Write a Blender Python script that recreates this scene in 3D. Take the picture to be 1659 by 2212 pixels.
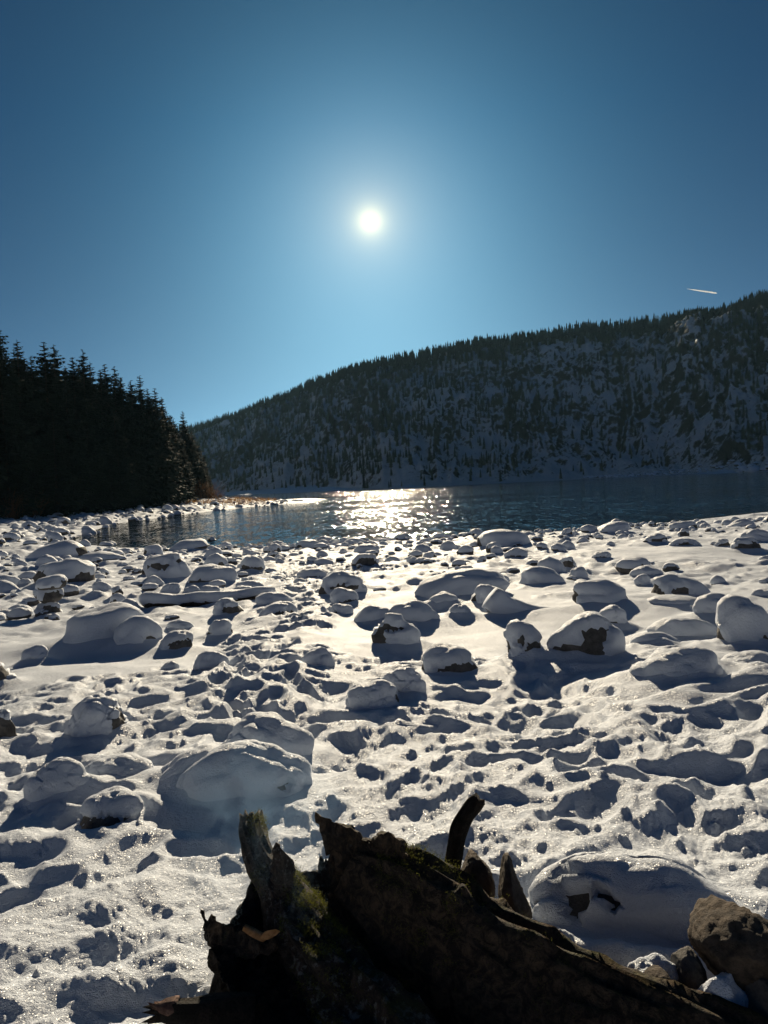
import bpy, bmesh, math, random
import numpy as np
from mathutils import Vector, Matrix

for o in list(bpy.data.objects):
    bpy.data.objects.remove(o)
scene = bpy.context.scene
COL = scene.collection
rng = np.random.default_rng(11)
random.seed(5)

# ------------------------------------------------------------------ camera
F, CX, CY = 1659.0, 829.5, 1106.0          # focal length and centre in units of the 1659 x 2212 frame
PITCH, ROLL = math.radians(2.17), math.radians(2.8)
CAM = np.array([0.0, 0.0, 2.62])
FWD = np.array([0, math.cos(PITCH), -math.sin(PITCH)])
_up0 = np.array([0, math.sin(PITCH), math.cos(PITCH)])
_r0 = np.array([1.0, 0, 0])
UP = math.cos(ROLL) * _up0 + math.sin(ROLL) * _r0
RIGHT = math.cos(ROLL) * _r0 - math.sin(ROLL) * _up0
cam_data = bpy.data.cameras.new('camera')
cam = bpy.data.objects.new('camera', cam_data)
COL.objects.link(cam)
cam.matrix_world = Matrix(((RIGHT[0], UP[0], -FWD[0], CAM[0]), (RIGHT[1], UP[1], -FWD[1], CAM[1]),
                           (RIGHT[2], UP[2], -FWD[2], CAM[2]), (0, 0, 0, 1)))
cam_data.sensor_fit = 'HORIZONTAL'
cam_data.sensor_width = 36.0
cam_data.lens = 36.0
cam_data.clip_start = 0.05
cam_data.clip_end = 30000.0
scene.camera = cam


def ray(x, y):
    d = FWD + RIGHT * ((x - CX) / F) - UP * ((y - CY) / F)
    return d / np.linalg.norm(d)


# ------------------------------------------------------------------ sky, sun, exposure
SUN = ray(800, 478)
SUN_EL = math.asin(SUN[2])
SUN_AZ = math.atan2(SUN[0], SUN[1])
world = bpy.data.worlds.new('World')
scene.world = world
world.use_nodes = True
wn, wl = world.node_tree.nodes, world.node_tree.links
wn.clear()
w_out = wn.new('ShaderNodeOutputWorld')
w_sky = wn.new('ShaderNodeTexSky')
w_sky.sky_type = 'NISHITA'
w_sky.sun_disc = False
w_sky.sun_elevation = SUN_EL
w_sky.sun_rotation = SUN_AZ
w_sky.altitude = 1000
w_sky.air_density = 0.15
w_sky.dust_density = 0.5
w_sky.ozone_density = 1.0
w_tint = wn.new('ShaderNodeMix')
w_tint.data_type = 'RGBA'
w_tint.blend_type = 'MULTIPLY'
w_tint.inputs[0].default_value = 1.0
w_tint.inputs[7].default_value = (0.22, 0.84, 1.28, 1)
w_bg = wn.new('ShaderNodeBackground')
w_bg.inputs[1].default_value = 0.05
wl.new(w_sky.outputs[0], w_tint.inputs[6])
wl.new(w_tint.outputs[2], w_bg.inputs[0])
# paler towards the horizon all round
w_co = wn.new('ShaderNodeTexCoord')
w_sep = wn.new('ShaderNodeSeparateXYZ')
wl.new(w_co.outputs['Generated'], w_sep.inputs[0])
w_el = wn.new('ShaderNodeMapRange')
w_el.inputs['From Min'].default_value = 0.0
w_el.inputs['From Max'].default_value = 0.42
wl.new(w_sep.outputs[2], w_el.inputs['Value'])
w_gr = wn.new('ShaderNodeMix')
w_gr.data_type = 'RGBA'
w_gr.inputs[6].default_value = (0.46, 0.88, 0.98, 1)
w_gr.inputs[7].default_value = (0.14, 0.70, 1.12, 1)
wl.new(w_el.outputs[0], w_gr.inputs[0])
wl.new(w_gr.outputs[2], w_tint.inputs[7])
# the sun's disc and the bright air round it, as a function of the true direction
w_tc = wn.new('ShaderNodeTexCoord')
w_dot = wn.new('ShaderNodeVectorMath')
w_dot.operation = 'DOT_PRODUCT'
w_dot.inputs[1].default_value = tuple(SUN)
wl.new(w_tc.outputs['Generated'], w_dot.inputs[0])
w_ac = wn.new('ShaderNodeMath')
w_ac.operation = 'ARCCOSINE'
w_ac.use_clamp = False
wl.new(w_dot.outputs['Value'], w_ac.inputs[0])


def w_math(op, a, b=None):
    n = wn.new('ShaderNodeMath')
    n.operation = op
    for i, v in enumerate((a, b)):
        if v is None:
            continue
        if isinstance(v, (int, float)):
            n.inputs[i].default_value = v
        else:
            wl.new(v, n.inputs[i])
    return n.outputs[0]


G3A, G3W = 0.02, 11.0
w_shader = w_bg.outputs[0]
for col, amp, width in (((1.0, 0.78, 0.42), 0.30, 2.4), ((1.0, 0.88, 0.70), 0.11, 5.5), ((0.50, 0.83, 1.0), G3A, G3W)):
    e = w_math('MULTIPLY', w_math('EXPONENT', w_math('MULTIPLY', w_ac.outputs[0], -1.0 / math.radians(width))), amp)
    b = wn.new('ShaderNodeBackground')
    b.inputs[0].default_value = (*col, 1)
    wl.new(e, b.inputs[1])
    ad = wn.new('ShaderNodeAddShader')
    wl.new(w_shader, ad.inputs[0])
    wl.new(b.outputs[0], ad.inputs[1])
    w_shader = ad.outputs[0]
disc = w_math('MULTIPLY', w_math('EXPONENT', w_math('MULTIPLY', w_ac.outputs[0], -1.0 / math.radians(0.52))), 1.25)
b = wn.new('ShaderNodeBackground')
b.inputs[0].default_value = (1.0, 0.80, 0.30, 1)
wl.new(disc, b.inputs[1])
ad = wn.new('ShaderNodeAddShader')
wl.new(w_shader, ad.inputs[0])
wl.new(b.outputs[0], ad.inputs[1])
wl.new(ad.outputs[0], w_out.inputs['Surface'])

sun_data = bpy.data.lights.new('sun', 'SUN')
sun_data.energy = 5.0
sun_data.angle = math.radians(0.53)
sun_data.color = (1.0, 0.845, 0.61)
sun = bpy.data.objects.new('sun', sun_data)
COL.objects.link(sun)
sun.rotation_euler = Vector(SUN).to_track_quat('Z', 'Y').to_euler()
sun.location = (0, 0, 60)

scene.view_settings.view_transform = 'Standard'
scene.view_settings.look = 'None'
scene.view_settings.gamma = 1.0
scene.view_settings.exposure = 0.44
scene.view_settings.use_curve_mapping = False
scene.render.engine = 'CYCLES'
scene.cycles.use_denoising = True
scene.cycles.max_bounces = 6
scene.cycles.diffuse_bounces = 2
scene.cycles.volume_bounces = 0


HAZE = 0.00006                              # density of the thin air haze per metre


# ------------------------------------------------------------------ noise
def _h(ix, iy, iz):
    n = (ix * 374761393 + iy * 668265263 + iz * 1274126177) & 0xFFFFFFFF
    n = ((n ^ (n >> 13)) * 1274126177) & 0xFFFFFFFF
    return n ^ (n >> 16)


_ang = np.linspace(0, 2 * np.pi, 256, endpoint=False)
_C, _S = np.cos(_ang), np.sin(_ang)


def pn2(x, y, seed=0):
    xi, yi = np.floor(x), np.floor(y)
    fx, fy = x - xi, y - yi
    xi, yi = xi.astype(np.int64), yi.astype(np.int64)
    u, v = fx * fx * fx * (fx * (fx * 6 - 15) + 10), fy * fy * fy * (fy * (fy * 6 - 15) + 10)

    def g(a, b):
        h = _h(xi + a, yi + b, seed + 17) & 255
        return _C[h] * (fx - a) + _S[h] * (fy - b)
    p = g(0, 0) * (1 - u) + g(1, 0) * u
    q = g(0, 1) * (1 - u) + g(1, 1) * u
    return 1.41 * (p * (1 - v) + q * v)


_g3 = rng.normal(size=(256, 3))
_g3 /= np.linalg.norm(_g3, axis=1)[:, None]


def pn3(p, seed=0):
    i = np.floor(p)
    f = p - i
    i = i.astype(np.int64)
    u = f * f * f * (f * (f * 6 - 15) + 10)
    out = np.zeros(len(p))
    for a in (0, 1):
        for b_ in (0, 1):
            for c in (0, 1):
                h = _h(i[:, 0] + a, i[:, 1] + b_, i[:, 2] + c + seed * 31) & 255
                d = (_g3[h] * (f - np.array([a, b_, c]))).sum(1)
                w = (u[:, 0] if a else 1 - u[:, 0]) * (u[:, 1] if b_ else 1 - u[:, 1]) * (u[:, 2] if c else 1 - u[:, 2])
                out += w * d
    return out * 1.5


def fbm2(x, y, octs, seed=0, gain=0.5):
    s, a, f = 0, 1.0, 1.0
    for k in range(octs):
        s = s + a * pn2(x * f, y * f, seed + k)
        a *= gain
        f *= 2.03
    return s


def sst(a, b_, x):
    t = np.clip((x - a) / (b_ - a), 0, 1)
    return t * t * (3 - 2 * t)


# ------------------------------------------------------------------ mesh helpers
def mk(name, V, Fc, mats, parent=None, smooth=True, mat_idx=None, link=True):
    V = np.asarray(V, dtype=np.float32)
    Fc = np.asarray(Fc, dtype=np.int32)
    k = Fc.shape[1]
    me = bpy.data.meshes.new(name)
    me.vertices.add(len(V))
    me.vertices.foreach_set('co', V.ravel())
    me.loops.add(Fc.size)
    me.loops.foreach_set('vertex_index', Fc.ravel())
    me.polygons.add(len(Fc))
    me.polygons.foreach_set('loop_start', np.arange(0, Fc.size, k, dtype=np.int32))
    me.polygons.foreach_set('loop_total', np.full(len(Fc), k, dtype=np.int32))
    for m in (mats if isinstance(mats, (list, tuple)) else [mats]):
        me.materials.append(m)
    if mat_idx is not None:
        me.polygons.foreach_set('material_index', np.asarray(mat_idx, dtype=np.int32))
    me.polygons.foreach_set('use_smooth', np.full(len(Fc), smooth, dtype=bool))
    me.update(calc_edges=True)
    o = bpy.data.objects.new(name, me)
    if link:
        COL.objects.link(o)
    if parent is not None:
        o.parent = parent
    return o


def tag(o, label=None, cat=None, group=None, kind=None):
    for k, v in (('label', label), ('category', cat), ('group', group), ('kind', kind)):
        if v:
            o[k] = v
    return o


def empty(name, loc, rz=0.0):
    o = bpy.data.objects.new(name, None)
    o.empty_display_size = 0.2
    o.location = loc
    o.rotation_euler = (0, 0, rz)
    COL.objects.link(o)
    return o


def vnormals(V, Fc):
    n = np.cross(V[Fc[:, 1]] - V[Fc[:, 0]], V[Fc[:, 2]] - V[Fc[:, 0]])
    out = np.zeros_like(V)
    for k in range(Fc.shape[1]):
        np.add.at(out, Fc[:, k], n)
    return out / np.maximum(np.linalg.norm(out, axis=1), 1e-12)[:, None]


_ico = {}


def ico(n):
    if n not in _ico:
        bm = bmesh.new()
        bmesh.ops.create_icosphere(bm, subdivisions=n, radius=1.0)
        bm.verts.index_update()
        _ico[n] = (np.array([v.co[:] for v in bm.verts]), np.array([[v.index for v in f.verts] for f in bm.faces]))
        bm.free()
    return _ico[n]


def merge(parts):
    Vs, Fs, Ms, off = [], [], [], 0
    for V, Fc, m in parts:
        Vs.append(V)
        Fs.append(Fc + off)
        Ms.append(np.full(len(Fc), m))
        off += len(V)
    return np.concatenate(Vs), np.concatenate(Fs), np.concatenate(Ms)


# ------------------------------------------------------------------ materials
class NT:
    def __init__(self, name):
        self.m = bpy.data.materials.new(name)
        self.m.use_nodes = True
        self.n, self.l = self.m.node_tree.nodes, self.m.node_tree.links
        self.n.clear()
        self.out = self.n.new('ShaderNodeOutputMaterial')
        self.geo = self.n.new('ShaderNodeNewGeometry')
        self.tc = self.n.new('ShaderNodeTexCoord')

    def put(self, sock, v):
        if hasattr(v, 'is_output'):
            self.l.new(v, sock)
        elif isinstance(v, (tuple, list)):
            sock.default_value = (*v, 1) if len(v) == 3 and sock.type == 'RGBA' else v
        else:
            sock.default_value = v

    def math(self, op, a, b=0.0, clamp=False):
        n = self.n.new('ShaderNodeMath')
        n.operation = op
        n.use_clamp = clamp
        self.put(n.inputs[0], a)
        self.put(n.inputs[1], b)
        return n.outputs[0]

    def noise(self, vec, scale, detail=4, rough=0.55, dist=0.0, color=False):
        n = self.n.new('ShaderNodeTexNoise')
        self.put(n.inputs['Vector'], vec)
        n.inputs['Scale'].default_value = scale
        n.inputs['Detail'].default_value = detail
        n.inputs['Roughness'].default_value = rough
        n.inputs['Distortion'].default_value = dist
        return n.outputs['Color' if color else 'Fac']

    def mapping(self, vec, scale):
        n = self.n.new('ShaderNodeMapping')
        self.put(n.inputs['Vector'], vec)
        n.inputs['Scale'].default_value = scale
        return n.outputs[0]

    def ramp(self, v, a, b):
        n = self.n.new('ShaderNodeMapRange')
        n.interpolation_type = 'SMOOTHSTEP'
        self.put(n.inputs['Value'], v)
        n.inputs['From Min'].default_value = a
        n.inputs['From Max'].default_value = b
        return n.outputs[0]

    def mix(self, f, a, b):
        n = self.n.new('ShaderNodeMix')
        n.data_type = 'RGBA'
        self.put(n.inputs[0], f)
        self.put(n.inputs[6], a)
        self.put(n.inputs[7], b)
        return n.outputs[2]

    def nz(self, sock=None):
        n = self.n.new('ShaderNodeSeparateXYZ')
        self.l.new(sock or self.geo.outputs['Normal'], n.inputs[0])
        return n.outputs[2]

    def bump(self, h, strength, dist, normal=None):
        n = self.n.new('ShaderNodeBump')
        n.inputs['Strength'].default_value = strength
        n.inputs['Distance'].default_value = dist
        self.put(n.inputs['Height'], h)
        if normal is not None:
            self.l.new(normal, n.inputs['Normal'])
        return n.outputs[0]

    def bsdf(self, color, rough=0.7, normal=None, spec=0.5, **kw):
        n = self.n.new('ShaderNodeBsdfPrincipled')
        self.put(n.inputs['Base Color'], color)
        self.put(n.inputs['Roughness'], rough)
        n.inputs['Specular IOR Level'].default_value = spec
        if normal is not None:
            self.l.new(normal, n.inputs['Normal'])
        for k, v in kw.items():
            self.put(n.inputs[k], v)
        return n.outputs[0]

    def done(self, sh):
        self.l.new(sh, self.out.inputs['Surface'])
        return self.m

    @property
    def pos(self):
        return self.geo.outputs['Position']

    @property
    def obj(self):
        return self.tc.outputs['Object']


def snow_shader(t, vec):
    """Packed snow: bright, slightly forward-glossy, grainy, with single glinting crystals."""
    h1 = t.noise(vec, 45, 3, 0.6)
    h2 = t.noise(vec, 240, 2, 0.6)
    h = t.math('ADD', t.math('MULTIPLY', h1, 1.0), t.math('MULTIPLY', h2, 0.6))
    nrm = t.bump(h, 1.0, 0.011)
    base = t.bsdf((0.67, 0.725, 0.815), 0.7, nrm, 0.15)
    # crystals: each little cell is a mirror facet of its own direction
    vo = t.n.new('ShaderNodeTexVoronoi')
    vo.inputs['Scale'].default_value = 260
    t.put(vo.inputs['Vector'], vec)
    sub = t.n.new('ShaderNodeVectorMath')
    sub.operation = 'SUBTRACT'
    t.l.new(vo.outputs['Color'], sub.inputs[0])
    sub.inputs[1].default_value = (0.5, 0.5, 0.5)
    sc = t.n.new('ShaderNodeVectorMath')
    sc.operation = 'SCALE'
    sc.inputs['Scale'].default_value = 1.5
    t.l.new(sub.outputs[0], sc.inputs[0])
    addn = t.n.new('ShaderNodeVectorMath')
    addn.operation = 'ADD'
    t.l.new(sc.outputs[0], addn.inputs[0])
    t.l.new(t.geo.outputs['Normal'], addn.inputs[1])
    nm = t.n.new('ShaderNodeVectorMath')
    nm.operation = 'NORMALIZE'
    t.l.new(addn.outputs[0], nm.inputs[0])
    gl = t.n.new('ShaderNodeBsdfGlossy')
    gl.inputs['Roughness'].default_value = 0.30
    gl.inputs['Color'].default_value = (0.9, 0.9, 0.9, 1)
    t.l.new(nm.outputs[0], gl.inputs['Normal'])
    mx = t.n.new('ShaderNodeMixShader')
    mx.inputs[0].default_value = 0.022
    t.l.new(base, mx.inputs[1])
    t.l.new(gl.outputs[0], mx.inputs[2])
    return mx.outputs[0]


def m_snow():
    t = NT('snow')
    return t.done(snow_shader(t, t.pos))


def m_rock(name, c1, c2, scale=9.0, bump=0.02):
    t = NT(name)
    v = t.pos
    a = t.noise(v, scale, 6, 0.65)
    b_ = t.noise(v, scale * 9, 4, 0.7)
    col = t.mix(t.ramp(a, 0.3, 0.7), c1, c2)
    col = t.mix(t.math('MULTIPLY', t.ramp(b_, 0.52, 0.72), 0.6), col, tuple(0.45 * x for x in c1))
    h = t.math('ADD', a, t.math('MULTIPLY', b_, 0.35))
    return t.done(t.bsdf(col, 0.85, t.bump(h, 0.9, bump), 0.25))


def m_wood(name, dark, light, moss=0.0, lichen=0.0, bump=0.02, lo=0.15):
    t = NT(name)
    v = t.pos
    st = t.noise(t.mapping(v, (1, 1, 1)), 22, 6, 0.7, 1.2)
    fine = t.noise(v, 130, 4, 0.7)
    col = t.mix(t.ramp(st, 0.38, 0.68), dark, light)
    col = t.mix(t.math('MULTIPLY', t.ramp(fine, 0.5, 0.75), 0.7), col, tuple(0.35 * x for x in dark))
    if lichen:
        li = t.ramp(t.math('ADD', t.noise(v, 34, 5, 0.75), t.math('MULTIPLY', t.nz(), 0.05)), 0.55, 0.66)
        col = t.mix(t.math('MULTIPLY', li, lichen), col, (0.42, 0.42, 0.40))
    if moss:
        mk_ = t.math('ADD', t.math('MULTIPLY', t.nz(), 0.55), t.math('MULTIPLY', t.noise(v, 12, 5, 0.7), 1.0))
        mk_ = t.math('MULTIPLY', t.ramp(mk_, 0.93, 1.2), moss)
        mc = t.mix(t.noise(v, 60, 4, 0.7), (0.035, 0.045, 0.012), (0.12, 0.13, 0.03))
        col = t.mix(mk_, col, mc)
    h = t.math('ADD', st, t.math('MULTIPLY', fine, 0.5))
    return t.done(t.bsdf(col, 0.82, t.bump(h, 1.0, bump), 0.22))


def m_water():
    t = NT('lake_water')
    acc = None
    for sc, amp in (((0.9, 0.28, 1), 0.12), ((4.0, 1.0, 1), 0.30), ((13.0, 4.0, 1), 0.36)):
        c = t.noise(t.mapping(t.pos, sc), 1.0, 2, 0.5, 0.4, True)
        s = t.n.new('ShaderNodeVectorMath')
        s.operation = 'SUBTRACT'
        t.l.new(c, s.inputs[0])
        s.inputs[1].default_value = (0.5, 0.5, 0.5)
        m = t.n.new('ShaderNodeVectorMath')
        m.operation = 'MULTIPLY'
        t.l.new(s.outputs[0], m.inputs[0])
        m.inputs[1].default_value = (amp * 2.7, amp * 2.1, 0)
        if acc is None:
            acc = m.outputs[0]
        else:
            ad_ = t.n.new('ShaderNodeVectorMath')
            t.l.new(acc, ad_.inputs[0])
            t.l.new(m.outputs[0], ad_.inputs[1])
            acc = ad_.outputs[0]
    # calm streaks and gusts
    gust = t.ramp(t.noise(t.mapping(t.pos, (0.012, 0.05, 1)), 1.0, 4, 0.6), 0.32, 0.62)
    s = t.n.new('ShaderNodeVectorMath')
    s.operation = 'SCALE'
    t.l.new(acc, s.inputs[0])
    t.l.new(t.math('ADD', t.math('MULTIPLY', gust, 0.65), 0.35), s.inputs['Scale'])
    a2 = t.n.new('ShaderNodeVectorMath')
    t.l.new(s.outputs[0], a2.inputs[0])
    a2.inputs[1].default_value = (0, 0, 1)
    nm = t.n.new('ShaderNodeVectorMath')
    nm.operation = 'NORMALIZE'
    t.l.new(a2.outputs[0], nm.inputs[0])
    sh = t.bsdf((0.006, 0.018, 0.026), 0.06, nm.outputs[0], 0.5, IOR=1.333)
    return t.done(sh)


def m_hill():
    t = NT('snowy_cliff')
    v = t.pos
    big = t.noise(v, 0.028, 5, 0.65)
    med = t.noise(v, 0.22, 6, 0.7, 0.6)
    fine = t.noise(v, 0.9, 5, 0.75)
    nz = t.nz()
    k = t.math('ADD', t.math('MULTIPLY', nz, 0.55), t.math('ADD', t.math('MULTIPLY', big, 0.8), t.math('ADD', t.math('MULTIPLY', med, 0.75), t.math('MULTIPLY', fine, 0.35))))
    k = t.ramp(k, 1.225, 1.345)
    rock = t.mix(t.ramp(med, 0.3, 0.7), (0.022, 0.021, 0.02), (0.07, 0.06, 0.05))
    rock = t.mix(t.ramp(fine, 0.5, 0.8), rock, (0.07, 0.045, 0.025))
    col = t.mix(k, rock, (0.72, 0.74, 0.76))
    h = t.math('ADD', t.math('MULTIPLY', med, 1.0), t.math('MULTIPLY', fine, 0.5))
    return t.done(t.bsdf(col, 0.85, t.bump(h, 0.9, 2.2), 0.1))


def m_plain(name, c1, c2, scale, rough=0.8, trans=0.0):
    t = NT(name)
    col = t.mix(t.noise(t.pos, scale, 4, 0.7), c1, c2)
    sh = t.bsdf(col, rough, None, 0.2)
    if trans:
        tr = t.n.new('ShaderNodeBsdfTranslucent')
        t.l.new(col, tr.inputs[0])
        mx = t.n.new('ShaderNodeMixShader')
        mx.inputs[0].default_value = trans
        t.l.new(sh, mx.inputs[1])
        t.l.new(tr.outputs[0], mx.inputs[2])
        sh = mx.outputs[0]
    return t.done(sh)


SNOW = m_snow()
ROCK = m_rock('dark_granite', (0.07, 0.065, 0.06), (0.15, 0.14, 0.13))
BROWN_ROCK = m_rock('brown_granite', (0.045, 0.035, 0.028), (0.15, 0.115, 0.085), 30.0, 0.02)
WATER = m_water()
HILL = m_hill()
NEEDLES = m_plain('spruce_needles', (0.018, 0.030, 0.022), (0.036, 0.052, 0.034), 2.0, 0.8, 0.04)
BARK = m_plain('spruce_bark', (0.05, 0.04, 0.03), (0.09, 0.07, 0.05), 6.0)
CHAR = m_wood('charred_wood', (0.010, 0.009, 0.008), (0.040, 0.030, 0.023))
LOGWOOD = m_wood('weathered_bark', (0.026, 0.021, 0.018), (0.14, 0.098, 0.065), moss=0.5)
LIMBWOOD = m_wood('lichen_bark', (0.03, 0.024, 0.02), (0.11, 0.08, 0.06), moss=0.6, lichen=0.45)
RAWWOOD = m_wood('fresh_split_wood', (0.30, 0.15, 0.06), (0.50, 0.28, 0.13), bump=0.004)
MOSS = m_plain('moss', (0.07, 0.08, 0.015), (0.24, 0.24, 0.05), 40.0, 0.8, 0.35)
TWIG = m_plain('brown_twigs', (0.09, 0.05, 0.03), (0.20, 0.11, 0.055), 3.0, 0.8, 0.2)
GRASS = m_plain('dry_grass', (0.20, 0.10, 0.035), (0.36, 0.20, 0.07), 3.0, 0.8, 0.4)


# ------------------------------------------------------------------ the lie of the land
LAKE = np.array([(-19.5, 46), (-13.2, 38.5), (-7, 34.5), (-3.7, 34.3), (0, 35), (3.6, 35), (9.8, 35.5), (14.8, 38), (21, 42), (40, 50),
                 (90, 62), (180, 90), (300, 150), (260, 215), (150, 270), (102, 345), (60, 340), (0, 333), (-60, 395), (-120, 490),
                 (-230, 420), (-170, 260), (-60, 185), (-26, 160), (-14, 138), (-14, 127), (-20, 117), (-24, 94), (-25.6, 72)], float)


def shore(x, y):
    """Signed distance to the lake's edge, positive on land."""
    x, y = np.asarray(x, float), np.asarray(y, float)
    d2 = np.full(x.shape, 1e18)
    inside = np.zeros(x.shape, bool)
    n = len(LAKE)
    for i in range(n):
        ax, ay = LAKE[i]
        bx, by = LAKE[(i + 1) % n]
        ex, ey = bx - ax, by - ay
        t = np.clip(((x - ax) * ex + (y - ay) * ey) / (ex * ex + ey * ey), 0, 1)
        d2 = np.minimum(d2, (x - ax - t * ex) ** 2 + (y - ay - t * ey) ** 2)
        if ay != by:
            inside ^= ((ay > y) != (by > y)) & (x < ex * (y - ay) / (by - ay) + ax)
    return np.where(inside, -1, 1) * np.sqrt(d2)


def forest_edge(y):
    return np.interp(y, (-50, 0, 60, 80, 110, 140, 155, 170, 230), (-90, -62, -45, -42, -39, -35, -33, -45, -130))


def T0(x, y, s=None):
    x, y = np.asarray(x, float), np.asarray(y, float)
    s = shore(x, y) if s is None else s
    k = 0.031 + 0.045 * sst(-12, -24, x) * sst(50, 66, y)
    z = np.where(s > 0, k * np.minimum(s, 60) + np.minimum(0.125 * np.maximum(s - 60, 0), 9), np.maximum(0.085 * s, -3.0))
    e = np.maximum(forest_edge(y) - x, 0)
    return z + np.minimum(0.34 * e * e / (e + 6), 30)


def hit(x, y, extra=0.0):
    """The point of the ground seen at a place of the frame (bisection along the ray)."""
    d = ray(x, y)
    t = np.concatenate([np.linspace(0.6, 60, 600), np.linspace(60.3, 260, 700)])
    P = CAM[None] + d[None] * t[:, None]
    below = P[:, 2] < np.maximum(T0(P[:, 0], P[:, 1]), -0.02) + extra
    i = int(np.argmax(below)) if below.any() else len(t) - 1
    a, b_ = t[max(i - 1, 0)], t[i]
    for _ in range(18):
        m = 0.5 * (a + b_)
        p = CAM + d * m
        if p[2] < max(float(T0(p[0], p[1])), -0.02) + extra:
            b_ = m
        else:
            a = m
    return CAM + d * b_


def at(x, y, dist):
    """Point at a given forward distance."""
    d = ray(x, y)
    return CAM + d * (dist / d[1])


# ------------------------------------------------------------------ boulders seen one by one (frame boxes of the survey)
PC = {'L': (-.82, .30, .30, .34), 'R': (.82, .30, .30, .36), 'B': (0, .10, .85, .20), 'BL': (-.60, .14, .45, .26), 'BR': (.55, .16, .5, .28),
      'C': (.15, .40, .62, .42), 'RC': (.45, .42, .42, .36), 'TL': (-.4, .62, .4, .16)}
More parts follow.
